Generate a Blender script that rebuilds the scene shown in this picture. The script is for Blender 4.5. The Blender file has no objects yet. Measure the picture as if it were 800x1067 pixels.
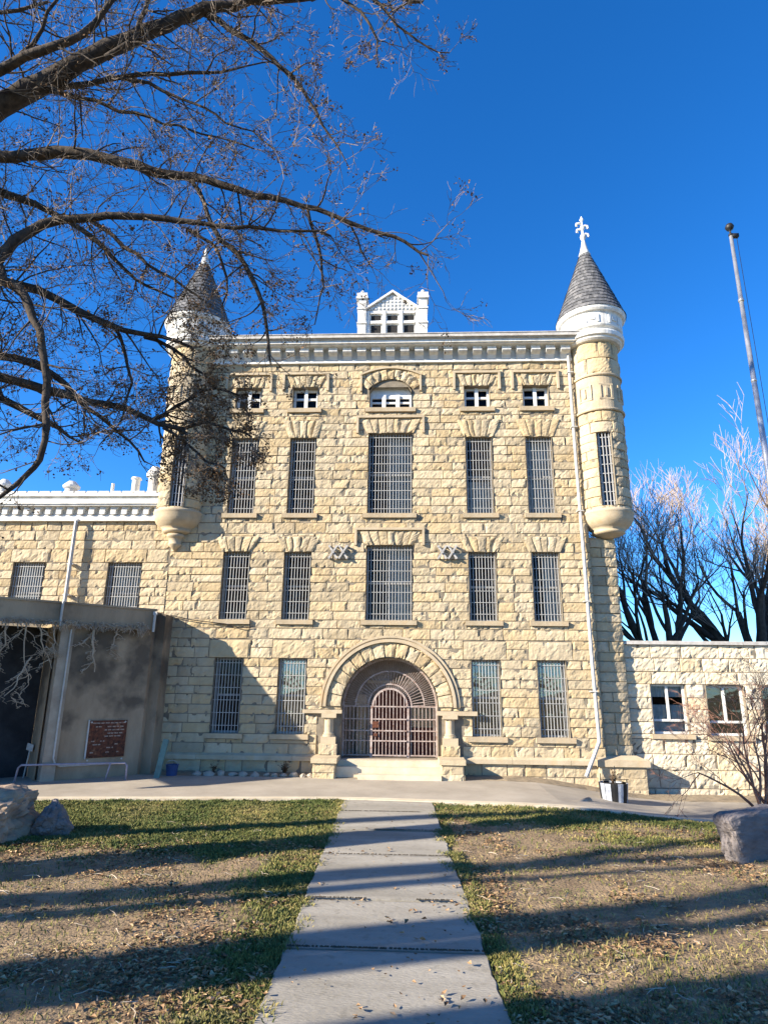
import bpy, math, random
from mathutils import Vector, noise
random.seed(7)
C = bpy.context.scene.collection
R = math.radians
PI = math.pi
rnd = random.random
def ru(a, b): return a + (b - a) * rnd()

# ------------------------------------------------------------------ camera
F_, PITCH, ROLL, YAW, CAMX, EYE = 657.0, .269, .011, .045, .101, 2.3
_f = Vector((-math.sin(YAW) * math.cos(PITCH), math.cos(YAW) * math.cos(PITCH), math.sin(PITCH)))
_r = Vector((math.cos(YAW), math.sin(YAW), 0)); _u = _r.cross(_f)
_c, _s = math.cos(ROLL), math.sin(ROLL)
_r, _u = _c * _r + _s * _u, -_s * _r + _c * _u
CAM = Vector((CAMX, 0, EYE))
def ray(px, py): return _f + _r * ((px - 400) / F_) + _u * ((533.5 - py) / F_)
def U(px, py, Y):                       # survey: photo point on the vertical plane at distance Y
    d = ray(px, py); return CAM + d * (Y / d.y)
def G(px, py, z=0.0):                   # survey: photo point on the ground
    d = ray(px, py); return CAM + d * ((z - EYE) / d.z)
cam = bpy.data.cameras.new('camera'); co = bpy.data.objects.new('camera', cam); C.objects.link(co)
from mathutils import Matrix
m = Matrix((( _r.x, _u.x, -_f.x, CAM.x), (_r.y, _u.y, -_f.y, CAM.y), (_r.z, _u.z, -_f.z, CAM.z), (0, 0, 0, 1)))
co.matrix_world = m
cam.sensor_fit = 'VERTICAL'; cam.sensor_height = 24; cam.sensor_width = 18; cam.lens = 24 * F_ / 1067
cam.clip_start = .05; cam.clip_end = 3000
bpy.context.scene.camera = co

D = 17.85          # distance of the facade
CX = -0.536        # facade axis
# ------------------------------------------------------------------ light
SUN_AZ, SUN_EL = R(26), R(23)      # sun off to the left, a little behind the viewer
tosun = Vector((-math.cos(SUN_AZ) * math.cos(SUN_EL), -math.sin(SUN_AZ) * math.cos(SUN_EL), math.sin(SUN_EL)))
sl = bpy.data.lights.new('sun', 'SUN'); sl.energy = 5.0; sl.angle = R(.53); sl.color = (1, .89, .73)
so = bpy.data.objects.new('sun', sl); C.objects.link(so); so.location = (-20, -10, 20)
so.rotation_euler = tosun.to_track_quat('Z', 'Y').to_euler()
w = bpy.data.worlds.new('World'); bpy.context.scene.world = w; w.use_nodes = True
nt = w.node_tree; nt.nodes.clear()
sky = nt.nodes.new('ShaderNodeTexSky'); sky.sky_type = 'NISHITA'; sky.sun_disc = False
sky.sun_elevation = SUN_EL; sky.sun_rotation = math.atan2(tosun.x, tosun.y)
sky.altitude = 1500; sky.air_density = 1.0; sky.dust_density = .25; sky.ozone_density = 3.5
hs = nt.nodes.new('ShaderNodeHueSaturation'); hs.inputs['Saturation'].default_value = 1.27
bg = nt.nodes.new('ShaderNodeBackground'); bg.inputs['Strength'].default_value = .071
wo = nt.nodes.new('ShaderNodeOutputWorld')
nt.links.new(sky.outputs[0], hs.inputs['Color']); tn = nt.nodes.new('ShaderNodeMix'); tn.data_type = 'RGBA'; tn.blend_type = 'MULTIPLY'; tn.inputs[0].default_value = 1; tn.inputs[7].default_value = (1.02, 1.29, 1.56, 1)
nt.links.new(hs.outputs[0], tn.inputs[6]); nt.links.new(tn.outputs[2], bg.inputs[0]); nt.links.new(bg.outputs[0], wo.inputs[0])
vs = bpy.context.scene.view_settings
vs.view_transform = 'Standard'; vs.look = 'None'; vs.exposure = 1.5; vs.gamma = 1; vs.use_curve_mapping = False

# ------------------------------------------------------------------ materials
def mat(name, col, rough=.8, var=.15, scale=4., bump=.2, bscale=40., metal=0., col2=None, tint=None, stretch=(1, 1, 1), fine=None, spec=.3, bdist=.02, streak=0):
    M = bpy.data.materials.new(name); M.use_nodes = True; n = M.node_tree.nodes; L = M.node_tree.links
    b = n['Principled BSDF']; b.inputs['Roughness'].default_value = rough; b.inputs['Metallic'].default_value = metal
    b.inputs['Specular IOR Level'].default_value = spec
    tc = n.new('ShaderNodeTexCoord'); mp = n.new('ShaderNodeMapping'); mp.inputs['Scale'].default_value = stretch
    L.new(tc.outputs['Object'], mp.inputs[0])
    nz = n.new('ShaderNodeTexNoise'); nz.inputs['Scale'].default_value = scale; nz.inputs['Detail'].default_value = 8; nz.inputs['Roughness'].default_value = .65
    L.new(mp.outputs[0], nz.inputs['Vector'])
    cr = n.new('ShaderNodeValToRGB'); e = cr.color_ramp.elements
    c2 = col2 or tuple(max(0, c * (1 - 2.2 * var)) for c in col)
    e[0].position = .36; e[0].color = (*c2, 1); e[1].position = .64; e[1].color = (*col, 1)
    L.new(nz.outputs[0], cr.inputs[0]); out = cr.outputs[0]
    if tint:
        at = n.new('ShaderNodeAttribute'); at.attribute_name = 'tint'
        tr = n.new('ShaderNodeValToRGB'); te = tr.color_ramp.elements
        te[0].position = 0; te[0].color = (*tint[0], 1); te[1].position = 1; te[1].color = (*tint[-1], 1)
        for i, c in enumerate(tint[1:-1]):
            x = te.new((i + 1) / (len(tint) - 1)); x.color = (*c, 1)
        L.new(at.outputs['Fac'], tr.inputs[0])
        mx = n.new('ShaderNodeMix'); mx.data_type = 'RGBA'; mx.blend_type = 'MULTIPLY'; mx.inputs[0].default_value = 1
        L.new(out, mx.inputs[6]); L.new(tr.outputs[0], mx.inputs[7]); out = mx.outputs[2]
    if fine:
        n3 = n.new('ShaderNodeTexNoise'); n3.inputs['Scale'].default_value = fine[0]; n3.inputs['Detail'].default_value = 6
        L.new(tc.outputs['Object'], n3.inputs['Vector'])
        r3 = n.new('ShaderNodeValToRGB'); r3.color_ramp.elements[0].position = fine[2]; r3.color_ramp.elements[1].position = fine[2] + .16
        L.new(n3.outputs[0], r3.inputs[0])
        mx = n.new('ShaderNodeMix'); mx.data_type = 'RGBA'; mx.inputs[7].default_value = (*fine[1], 1)
        mm = n.new('ShaderNodeMath'); mm.operation = 'MULTIPLY'; mm.inputs[1].default_value = fine[3]
        L.new(r3.outputs[0], mm.inputs[0]); L.new(mm.outputs[0], mx.inputs[0]); L.new(out, mx.inputs[6]); out = mx.outputs[2]
    if streak:                                  # rain streaks and grime running down
        m2 = n.new('ShaderNodeMapping'); m2.inputs['Scale'].default_value = (3.2, 3.2, .22); L.new(tc.outputs['Object'], m2.inputs[0])
        n4 = n.new('ShaderNodeTexNoise'); n4.inputs['Scale'].default_value = 1.3; n4.inputs['Detail'].default_value = 6; L.new(m2.outputs[0], n4.inputs['Vector'])
        r4 = n.new('ShaderNodeMapRange'); r4.inputs['From Min'].default_value = .5; r4.inputs['From Max'].default_value = .72; r4.inputs['To Max'].default_value = streak; L.new(n4.outputs[0], r4.inputs[0])
        mx = n.new('ShaderNodeMix'); mx.data_type = 'RGBA'; mx.inputs[7].default_value = (.20, .175, .14, 1); L.new(r4.outputs[0], mx.inputs[0]); L.new(out, mx.inputs[6]); out = mx.outputs[2]
    L.new(out, b.inputs['Base Color'])
    if bump:
        nb = n.new('ShaderNodeTexNoise'); nb.inputs['Scale'].default_value = bscale; nb.inputs['Detail'].default_value = 7
        L.new(mp.outputs[0], nb.inputs['Vector'])
        bp = n.new('ShaderNodeBump'); bp.inputs['Strength'].default_value = bump; bp.inputs['Distance'].default_value = bdist
        L.new(nb.outputs[0], bp.inputs['Height']); L.new(bp.outputs[0], b.inputs['Normal'])
    return M
TN = ((.76, .745, .72), (.96, .94, .90), (1, 1, 1), (1.06, 1.04, 1.0), (1.02, .95, .82), (.88, .81, .69))
M = {}
M['stone'] = mat('sandstone', streak=.28, col=(.505, .425, .295), rough=.9, col2=(.42, .345, .228), scale=1.3, bump=.55, bscale=22, tint=TN, fine=(2.3, (.50, .34, .17), .58, .45))
M['mortar'] = mat('mortar', (.24, .205, .155), .95, scale=6, bump=.3)
M['dressed'] = mat('dressed_stone', (.48, .40, .28), .85, col2=(.385, .31, .205), scale=2.5, bump=.25, bscale=30, fine=(3.0, (.50, .33, .16), .56, .4))
M['pale_stone'] = mat('pale_stone', (.68, .60, .46), .9, col2=(.57, .49, .36), scale=1.6, bump=.6, bscale=20, tint=TN)
M['white'] = mat('white_paint', streak=.35, col=(.74, .74, .71), rough=.6, col2=(.60, .59, .55), scale=2.2, bump=.15, bscale=25, fine=(5, (.42, .38, .32), .59, .55))
M['gutter'] = mat('weathered_gutter', (.52, .50, .46), .6, col2=(.36, .34, .31), scale=6, bump=.2)
M['frame'] = mat('painted_wood', (.74, .75, .74), .5, col2=(.62, .63, .62), scale=8, bump=.1)
M['gate'] = mat('rusty_gate_paint', (.42, .36, .33), .6, col2=(.27, .20, .17), scale=7, bump=.1, fine=(16, (.17, .075, .045), .54, .8))
M['sash'] = mat('dim_sash_paint', (.33, .33, .32), .6, col2=(.22, .22, .21), scale=8, bump=.1)
M['bars'] = mat('painted_steel', (.43, .43, .41), .5, col2=(.40, .40, .39), scale=9, bump=.1, fine=(14, (.24, .13, .08), .62, .6))
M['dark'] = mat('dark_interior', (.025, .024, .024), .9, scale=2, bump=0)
M['shingle'] = mat('slate_shingles', (.135, .137, .14), .8, col2=(.07, .072, .078), scale=9, bump=.6, bscale=18, tint=((.7, .7, .7), (1, 1, 1), (1.5, 1.45, 1.4)))
M['curtain'] = mat('curtain_cloth', (.66, .66, .60), .9, scale=5, bump=.1)
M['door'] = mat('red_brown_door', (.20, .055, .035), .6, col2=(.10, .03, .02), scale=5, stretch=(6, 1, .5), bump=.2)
M['concrete'] = mat('old_concrete', (.38, .295, .20), .9, col2=(.22, .165, .11), scale=.9, bump=.35, bscale=18, stretch=(1, 1, .35), fine=(1.3, (.06, .05, .04), .52, .75))
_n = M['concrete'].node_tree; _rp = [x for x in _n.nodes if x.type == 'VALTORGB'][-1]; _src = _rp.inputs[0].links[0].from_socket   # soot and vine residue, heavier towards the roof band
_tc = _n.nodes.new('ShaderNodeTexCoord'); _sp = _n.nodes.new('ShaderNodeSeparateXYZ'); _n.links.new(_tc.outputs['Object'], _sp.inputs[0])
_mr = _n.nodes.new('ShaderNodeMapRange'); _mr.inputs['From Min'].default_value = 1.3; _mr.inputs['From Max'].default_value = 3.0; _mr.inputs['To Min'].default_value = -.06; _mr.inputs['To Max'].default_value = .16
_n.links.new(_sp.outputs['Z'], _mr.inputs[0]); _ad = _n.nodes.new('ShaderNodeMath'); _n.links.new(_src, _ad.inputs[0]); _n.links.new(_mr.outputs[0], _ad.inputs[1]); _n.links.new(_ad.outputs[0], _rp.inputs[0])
M['blackwall'] = mat('dark_shaded_wall', (.035, .038, .042), .9, col2=(.018, .019, .022), scale=2, bump=.3)  # dark wall tone with the recess's shade put into its near-black colour
M['path'] = mat('broomed_concrete', (.345, .318, .265), .9, col2=(.225, .205, .165), scale=1.4, bump=.6, bscale=60, stretch=(.3, 1, 1), fine=(11, (.19, .17, .13), .56, .6), bdist=.012)
M['pave'] = mat('pavement_concrete', (.38, .335, .27), .9, col2=(.28, .245, .195), scale=.7, bump=.3, bscale=40, fine=(18, (.24, .21, .17), .60, .6))
M['step'] = mat('step_stone', (.60, .53, .40), .85, col2=(.48, .40, .28), scale=2, bump=.25)
M['bark'] = mat('cottonwood_bark', (.075, .058, .045), .95, col2=(.022, .018, .015), scale=9, bump=.9, bscale=14, stretch=(1, 1, .6))
M['twig'] = mat('pale_twigs', (.27, .22, .175), .85, col2=(.055, .042, .032), scale=2.2, bump=0)
M['farbark'] = mat('grey_bark', (.10, .08, .065), .95, col2=(.05, .04, .035), scale=6, bump=.6, bscale=10)
M['fartwig'] = mat('rosy_twigs', (.42, .34, .265), .85, col2=(.22, .175, .14), scale=1.4, bump=0)
M['redtwig'] = mat('reddish_twigs', (.30, .15, .10), .8, col2=(.17, .09, .065), scale=4, bump=0)
M['dryleaf'] = mat('dry_leaves', (.13, .085, .05), .9, scale=6, bump=0, tint=((.6, .6, .6), (1, 1, 1), (2.0, 1.7, 1.3)))
M['litter'] = mat('leaf_litter', (.34, .235, .135), .9, col2=(.22, .145, .08), scale=5, bump=0, tint=((.3, .26, .24), (.6, .52, .46), (1, .92, .85), (1.3, 1.2, 1.1), (1.7, 1.7, 1.65)))
M['grass'] = mat('grass_blades', (.125, .135, .036), .8, col2=(.065, .085, .022), scale=.9, bump=0, tint=((.65, .8, .6), (1, 1, 1), (1.9, 1.45, 1.5), (3.1, 2.1, 3.6)))
M['rock'] = mat('pink_grey_rock', (.43, .315, .215), .95, col2=(.22, .16, .115), scale=3, bump=.9, bscale=9, fine=(3, (.13, .115, .11), .55, .8))
M['rock2'] = mat('grey_rock', (.20, .175, .165), .95, col2=(.115, .10, .096), scale=2.4, bump=1, bscale=10, stretch=(1, 1, 2.5))
M['log'] = mat('pale_wood', (.46, .39, .30), .9, scale=6, bump=.5)
M['rust'] = mat('rusty_sheet', (.155, .05, .025), .8, col2=(.045, .02, .013), scale=14, bump=.4, fine=(9, (.33, .16, .09), .58, .8))
M['lettering'] = mat('faded_white_letters', (.60, .54, .47), .8, scale=30, bump=0, col2=(.28, .18, .13))
M['pipe_white'] = mat('white_pipe', (.52, .51, .48), .5, col2=(.38, .37, .34), scale=5, bump=.1)
M['lilac'] = mat('lilac_pipe', (.37, .33, .38), .5, col2=(.27, .23, .26), scale=5, bump=.1)
M['green'] = mat('sea_green_paint', (.13, .23, .21), .6, scale=5, bump=.2)
M['blue'] = mat('blue_plastic', (.035, .075, .20), .45, scale=5, bump=0)
M['black'] = mat('black_iron', (.02, .02, .02), .5, scale=5, bump=.1)
M['steel'] = mat('galvanised_steel', (.55, .56, .57), .35, metal=.7, scale=4, bump=.05)
M['vine'] = mat('dry_vine', (.46, .39, .30), .9, scale=5, bump=.1)
M['ironx'] = mat('grey_iron', (.46, .45, .43), .6, scale=6, bump=.2, fine=(12, (.22, .12, .07), .6, .5))
def glass(name, tintc, fac):
    g = bpy.data.materials.new(name); g.use_nodes = True; n = g.node_tree.nodes; L = g.node_tree.links; n.clear()
    o = n.new('ShaderNodeOutputMaterial'); mx = n.new('ShaderNodeMixShader'); t = n.new('ShaderNodeBsdfTransparent'); gl = n.new('ShaderNodeBsdfGlossy')
    t.inputs[0].default_value = (*tintc, 1); gl.inputs['Roughness'].default_value = .03
    tc = n.new('ShaderNodeTexCoord'); nb = n.new('ShaderNodeTexNoise'); nb.inputs['Scale'].default_value = 2.2; bp = n.new('ShaderNodeBump')
    bp.inputs['Strength'].default_value = .25; bp.inputs['Distance'].default_value = .04
    L.new(tc.outputs['Object'], nb.inputs['Vector']); L.new(nb.outputs[0], bp.inputs['Height']); L.new(bp.outputs[0], gl.inputs['Normal'])
    fr = n.new('ShaderNodeLayerWeight'); fr.inputs['Blend'].default_value = fac
    L.new(fr.outputs['Fresnel'], mx.inputs[0]); L.new(t.outputs[0], mx.inputs[1]); L.new(gl.outputs[0], mx.inputs[2]); L.new(mx.outputs[0], o.inputs[0])
    return g
M['glass'] = glass('window_glass', (.7, .75, .78), .2); M['bright_glass'] = glass('reflecting_glass', (.5, .55, .6), .68)

# ------------------------------------------------------------------ mesh helpers
class MB:
    def __init__(s): s.v = []; s.f = []; s.t = []; s.tint = .5
    def add(s, vs, fs, t=None):
        o = len(s.v); s.v += [tuple(p) for p in vs]; s.f += [tuple(i + o for i in f) for f in fs]
        s.t += [s.tint if t is None else t] * len(vs)
    def box(s, x0, x1, y0, y1, z0, z1):
        s.add([(x0, y0, z0), (x1, y0, z0), (x1, y1, z0), (x0, y1, z0), (x0, y0, z1), (x1, y0, z1), (x1, y1, z1), (x0, y1, z1)],
              [(0, 3, 2, 1), (4, 5, 6, 7), (0, 1, 5, 4), (1, 2, 6, 5), (2, 3, 7, 6), (3, 0, 4, 7)])
    def prism(s, poly, y0, y1):            # polygon in x,z pushed from y0 to y1
        n = len(poly)
        s.add([(x, y0, z) for x, z in poly] + [(x, y1, z) for x, z in poly],
              [tuple(range(n)), tuple(range(2 * n - 1, n - 1, -1))] + [(i, i + n, (i + 1) % n + n, (i + 1) % n) for i in range(n)])
    def tube(s, pts, rad, k=8, cap=True, t=None):
        pts = [Vector(p) for p in pts]; n = len(pts)
        if not hasattr(rad, '__len__'): rad = [rad] * n
        vs = []; up = None
        for i, p in enumerate(pts):
            d = (pts[min(i + 1, n - 1)] - pts[max(i - 1, 0)])
            if d.length < 1e-9: d = Vector((0, 0, 1))
            d.normalize()
            if up is None: up = d.orthogonal().normalized()
            a = up - d * up.dot(d)
            a = a.normalized() if a.length > 1e-6 else d.orthogonal().normalized()
            up = a; b = d.cross(a)
            for j in range(k):
                q = 2 * PI * j / k; vs.append(p + (a * math.cos(q) + b * math.sin(q)) * rad[i])
        fs = []
        for i in range(n - 1):
            for j in range(k):
                j2 = (j + 1) % k; fs.append((i * k + j, i * k + j2, (i + 1) * k + j2, (i + 1) * k + j))
        if cap: fs += [tuple(range(k - 1, -1, -1)), tuple(range((n - 1) * k, n * k))]
        s.add(vs, fs, t)
    def lathe(s, c, prof, k=40, a0=0, a1=2 * PI, close=True):   # prof: (r,z)
        full = abs(a1 - a0 - 2 * PI) < 1e-6; m_ = k if full else k + 1
        vs = []
        for r, z in prof:
            for j in range(m_):
                a = a0 + (a1 - a0) * j / k; vs.append((c[0] + r * math.sin(a), c[1] - r * math.cos(a), c[2] + z))
        fs = []
        for i in range(len(prof) - 1):
            for j in range(k):
                j2 = (j + 1) % m_; fs.append((i * m_ + j, i * m_ + j2, (i + 1) * m_ + j2, (i + 1) * m_ + j))
        s.add(vs, fs)
    def build(s, name, m_, parent=None, smooth=False, loc=None):
        me = bpy.data.meshes.new(name)
        o = bpy.data.objects.new(name, me); C.objects.link(o)
        pw = WL.get(parent.name, Vector((0, 0, 0))) if parent else Vector((0, 0, 0))
        if loc is None:
            if s.v:
                xs = [p[0] for p in s.v]; ys = [p[1] for p in s.v]; zs = [p[2] for p in s.v]
                loc = Vector(((min(xs) + max(xs)) / 2, (min(ys) + max(ys)) / 2, min(zs)))
            else: loc = Vector((0, 0, 0))
        loc = Vector(loc)
        me.from_pydata([(p[0] - loc.x, p[1] - loc.y, p[2] - loc.z) for p in s.v], [], s.f)
        a = me.attributes.new('tint', 'FLOAT', 'POINT'); a.data.foreach_set('value', s.t)
        if smooth: me.polygons.foreach_set('use_smooth', [True] * len(me.polygons))
        me.materials.append(m_); me.update()
        if parent: o.parent = parent
        o.location = loc - pw; WL[o.name] = loc
        return o
WL = {}
def tag(o, label=None, cat=None, group=None, kind=None):
    if label: o['label'] = label
    if cat: o['category'] = cat
    if group: o['group'] = group
    if kind: o['kind'] = kind
    return o
def empty(name, loc, label=None, cat=None, group=None):
    o = bpy.data.objects.new(name, None); C.objects.link(o); o.location = loc; WL[o.name] = Vector(loc)
    o.empty_display_size = .2
    return tag(o, label, cat, group)

# ---- rock-faced masonry: every block is a pillowed, chipped patch; pm(u,v,d) places it
def stone(mb, quad, pm, depth=.022, rough=.021, cell=.06, keep=None, flat=False, g=.006):
    (a, b, c, d) = quad
    w_ = ((b[0] - a[0]) + (c[0] - d[0])) / 2; h_ = ((d[1] - a[1]) + (c[1] - b[1])) / 2
    if w_ < .03 or h_ < .03: return
    nx = max(2, int(w_ / cell)); nz = max(2, int(h_ / cell))
    mx_ = min(.014 / w_, .2); mz_ = min(.014 / h_, .2); chips = [(random.choice((0, 1)), ru(.05, .95), ru(.03, .085)) for _ in range(random.choice((0, 1, 2, 2, 3)))]
    S = [g / w_, mx_] + [mx_ + (1 - 2 * mx_) * i / nx for i in range(1, nx)] + [1 - mx_, 1 - g / w_]
    T = [g / h_, mz_] + [mz_ + (1 - 2 * mz_) * i / nz for i in range(1, nz)] + [1 - mz_, 1 - g / h_]
    seed = Vector((ru(0, 99), ru(0, 99), 3.3)); tu = ru(-.022, .022); tv = ru(-.012, .012); t = rnd()
    dd = depth * ru(.75, 1.25); chip = rnd() < .42; cs = random.choice((0, 1)); cv = ru(.25, .75)
    vs = []; ns = len(S)
    for j, tt in enumerate(T):
        for i, ss in enumerate(S):
            u = (a[0] * (1 - ss) + b[0] * ss) * (1 - tt) + (d[0] * (1 - ss) + c[0] * ss) * tt
            v = (a[1] * (1 - ss) + b[1] * ss) * (1 - tt) + (d[1] * (1 - ss) + c[1] * ss) * tt
            edge = i in (0, ns - 1) or j in (0, len(T) - 1)
            if edge: q = -.006
            else:
                p = Vector((u * 3.2, v * 3.8, 0)) + seed
                n1 = .7 * noise.noise(p) + .6 * noise.noise(p * 2.7) + .75 * abs(noise.noise(p * 5)) - .2
                second = i in (1, ns - 2) or j in (1, len(T) - 2)
                if flat: q = depth * (.8 if second else 1)
                else:
                    q = dd * (.8 if second else 1.0) + rough * n1 * (.8 if second else 1) + tu * .6 * (ss * 2 - 1) + tv * (tt * 2 - 1)
                    if chip:
                        e = (ss if cs else 1 - ss) * w_; q -= .10 * max(0, 1 - e / .08) * max(0, 1 - abs(tt - cv) / .45)
                    for (cs2, cv2, cw) in chips:
                        e = (tt if cs2 else 1 - tt) * h_; q -= .07 * max(0, 1 - e / .10) * max(0, 1 - abs(ss - cv2) * w_ / cw)
                    q = max(q, -.015)
            vs.append(pm(u, v, q))
    fs = []
    for j in range(len(T) - 1):
        for i in range(ns - 1):
            if keep:
                u = a[0] + (b[0] - a[0]) * (S[i] + S[i + 1]) / 2; v = a[1] + (d[1] - a[1]) * (T[j] + T[j + 1]) / 2
                if not keep(u, v): continue
            fs.append((j * ns + i, j * ns + i + 1, (j + 1) * ns + i + 1, (j + 1) * ns + i))
    if fs: mb.add(vs, fs, t)
def rectsub(r, holes):
    out = [r]
    for (hx0, hx1, hz0, hz1) in holes:
        nw = []
        for (x0, x1, z0, z1) in out:
            if hx1 <= x0 + .001 or hx0 >= x1 - .001 or hz1 <= z0 + .001 or hz0 >= z1 - .001: nw.append((x0, x1, z0, z1)); continue
            if hx0 - x0 > .05: nw.append((x0, hx0, z0, z1))
            if x1 - hx1 > .05: nw.append((hx1, x1, z0, z1))
            a, b = max(x0, hx0), min(x1, hx1)
            if hz0 - z0 > .05: nw.append((a, b, z0, hz0))
            if z1 - hz1 > .05: nw.append((a, b, hz1, z1))
        out = nw
    return out
def courses(mb, u0, u1, zs, pm, holes=(), keep=None, wmin=.32, wmax=.78, **kw):
    for i in range(len(zs) - 1):
        z0, z1 = zs[i], zs[i + 1]; u = u0 - ru(0, .3)
        # tidy jambs: start a block at each opening edge crossed by this course
        cuts = sorted({round(h[k], 3) for h in holes for k in (0, 1) if h[2] < (z0 + z1) / 2 < h[3]} | {u1})
        xs = [u0]
        for c in cuts:
            if c <= u0 or c > u1: continue
            span = c - xs[-1]
            if span > .05:
                n = max(1, round(span / ru(wmin + .1, wmax - .1))); e = [0]
                for k in range(n): e.append(e[-1] + ru(.7, 1.35))
                b = xs[-1]
                for k in range(1, n + 1): xs.append(b + span * e[k] / e[-1])
            else: xs.append(c)
        for k in range(len(xs) - 1):
            if xs[k + 1] - xs[k] < .04: continue
            for (a, b, c, d) in rectsub((xs[k], xs[k + 1], z0, z1), holes):
                kp = None
                if keep and keep[0](a, b, c, d): kp = keep[1]
                stone(mb, ((a, c), (b, c), (b, d), (a, d)), pm, keep=kp, cell=.035 if kp else kw.get('cell', .06), **{k_: v_ for k_, v_ in kw.items() if k_ != 'cell'})
def cuts(a, b, n): 
    e = [0]
    for _ in range(n): e.append(e[-1] + ru(.86, 1.14))
    return [a + (b - a) * x / e[-1] for x in e]
def zlist(spec):
    out = [spec[0][0]]
    for (a, b, n) in spec: out += cuts(a, b, n)[1:]
    return out
def wallgrid(mb, u0, u1, v0, v1, holes, pm, rev=.3, du=None, fine=None, skip=None):
    us = {u0, u1}; vz = {v0, v1}
    for h in holes:
        for k in (0, 1):
            if u0 < h[k] < u1: us.add(h[k])
        for k in (2, 3):
            if v0 < h[k] < v1: vz.add(h[k])
    if du:
        n = int((u1 - u0) / du)
        for i in range(1, n): us.add(u0 + (u1 - u0) * i / n)
    if fine:
        fx0, fx1, fz0, fz1, st = fine
        x = fx0
        while x <= fx1: us.add(x); x += st
        z = fz0
        while z <= fz1: vz.add(z); z += st
    us = sorted(us); vz = sorted(vz); idx = {}; vs = []
    for j, z in enumerate(vz):
        for i, x in enumerate(us): idx[i, j] = len(vs); vs.append(pm(x, z, 0))
    fs = []
    for j in range(len(vz) - 1):
        for i in range(len(us) - 1):
            x = (us[i] + us[i + 1]) / 2; z = (vz[j] + vz[j + 1]) / 2
            if any(h[0] < x < h[1] and h[2] < z < h[3] for h in holes): continue
            if skip and skip(x, z): continue
            fs.append((idx[i, j], idx[i + 1, j], idx[i + 1, j + 1], idx[i, j + 1]))
    mb.add(vs, fs, .5)
    for (a, b, c, d) in holes:
        if rev:
            for (p, q) in (((a, c), (a, d)), ((a, d), (b, d)), ((b, d), (b, c)), ((b, c), (a, c))):
                mb.add([pm(*p, .03), pm(*q, .03), pm(*q, -rev), pm(*p, -rev)], [(0, 1, 2, 3)], .5)

# ================================================================== the ground
def sstep(a, b, x): x = min(1, max(0, (x - a) / (b - a))); return x * x * (3 - 2 * x)
PX = lambda y: .074 - .033 * y       # axis of the footpath
def gz(x, y): return -.40 * sstep(2.6, 6.6, x) * sstep(11.5, 15.5, y)
def edgeY(x):
    P = [(-60, 9), (-14, 12.9), (-8.2, 13.52), (-1.34, 14.27), (.52, 14.13), (5.15, 13.75), (7.2, 13.75), (14, 13.6), (60, 12)]
    for i in range(len(P) - 1):
        if x <= P[i + 1][0]: t = (x - P[i][0]) / (P[i + 1][0] - P[i][0]); return P[i][1] + t * (P[i + 1][1] - P[i][1])
    return 12
def green(x, y):                      # how grassy the lawn is, 0..1
    n = noise.noise(Vector((x * .55, y * .8, 1.7))) + .5 * noise.noise(Vector((x * 1.7, y * 2.2, 5.1)))
    dl = abs(x - PX(y)) - .905
    g = 0
    if x < PX(y):
        g = sstep(8.6, 11.2, y + n * 1.3) * .95 + .20 * sstep(-.1, .5, n)
        g = max(g, (1 - sstep(.25, 1.1 + .5 * n, dl)) * .8)
    else:
        g = sstep(10.6, 13.0, y + n * 1.6 - max(0, 3 - x) * .4) * .62 + .16 * sstep(0, .5, n)
        g = max(g, (1 - sstep(.1, .42 + .25 * n, dl)) * (.75 + .5 * n))
    return max(0, min(1, g + n * .12))
mb = MB()
def axis(lo, hi, a, b, st, n=14):
    xs = []
    for i in range(n): xs.append(a - (a - lo) * ((n - i) / n) ** 2.5)
    x = a
    while x < b: xs.append(x); x += st
    for i in range(n + 1): xs.append(b + (hi - b) * (i / n) ** 2.5)
    return xs
gx = axis(-900, 900, -11, 11, .12); gy = axis(-500, 1400, 2, 19, .12); tints = []
for y in gy:
    for x in gx:
        bump = .03 * noise.noise(Vector((x * 1.3, y * 1.3, 0))) + .022 * noise.noise(Vector((x * 4.1, y * 4.1, 2))) if abs(x) < 12 and y < 14 else 0
        dl = abs(x - PX(y)) - .905
        inp = 1 - sstep(0, .18, dl)
        mb.v.append((x, y, gz(x, y) + bump * (1 - inp) - .01 - .03 * inp - (.05 if y > edgeY(x) else 0)))
        mb.t.append(green(x, y) if 2 < y < 19 and abs(x) < 11 else .5)
nx = len(gx)
mb.f = [(j * nx + i, j * nx + i + 1, (j + 1) * nx + i + 1, (j + 1) * nx + i) for j in range(len(gy) - 1) for i in range(nx - 1)]
Mg = mat('lawn_soil', (.30, .215, .125), .95, col2=(.15, .105, .062), scale=2.2, bump=1, bscale=28, bdist=.03, fine=(30, (.30, .225, .14), .56, .5))
n = Mg.node_tree.nodes; L = Mg.node_tree.links; b = n['Principled BSDF']; src = b.inputs['Base Color'].links[0].from_socket
at = n.new('ShaderNodeAttribute'); at.attribute_name = 'tint'
n2 = n.new('ShaderNodeTexNoise'); n2.inputs['Scale'].default_value = 14; n2.inputs['Detail'].default_value = 8
tc = n.new('ShaderNodeTexCoord'); L.new(tc.outputs['Object'], n2.inputs['Vector'])
ad = n.new('ShaderNodeMath'); ad.operation = 'ADD'; L.new(at.outputs['Fac'], ad.inputs[0]); L.new(n2.outputs[0], ad.inputs[1])
mr = n.new('ShaderNodeMapRange'); mr.inputs['From Min'].default_value = .75; mr.inputs['From Max'].default_value = 1.25; L.new(ad.outputs[0], mr.inputs[0])
mx = n.new('ShaderNodeMix'); mx.data_type = 'RGBA'; L.new(mr.outputs[0], mx.inputs[0]); L.new(src, mx.inputs[6])
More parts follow.
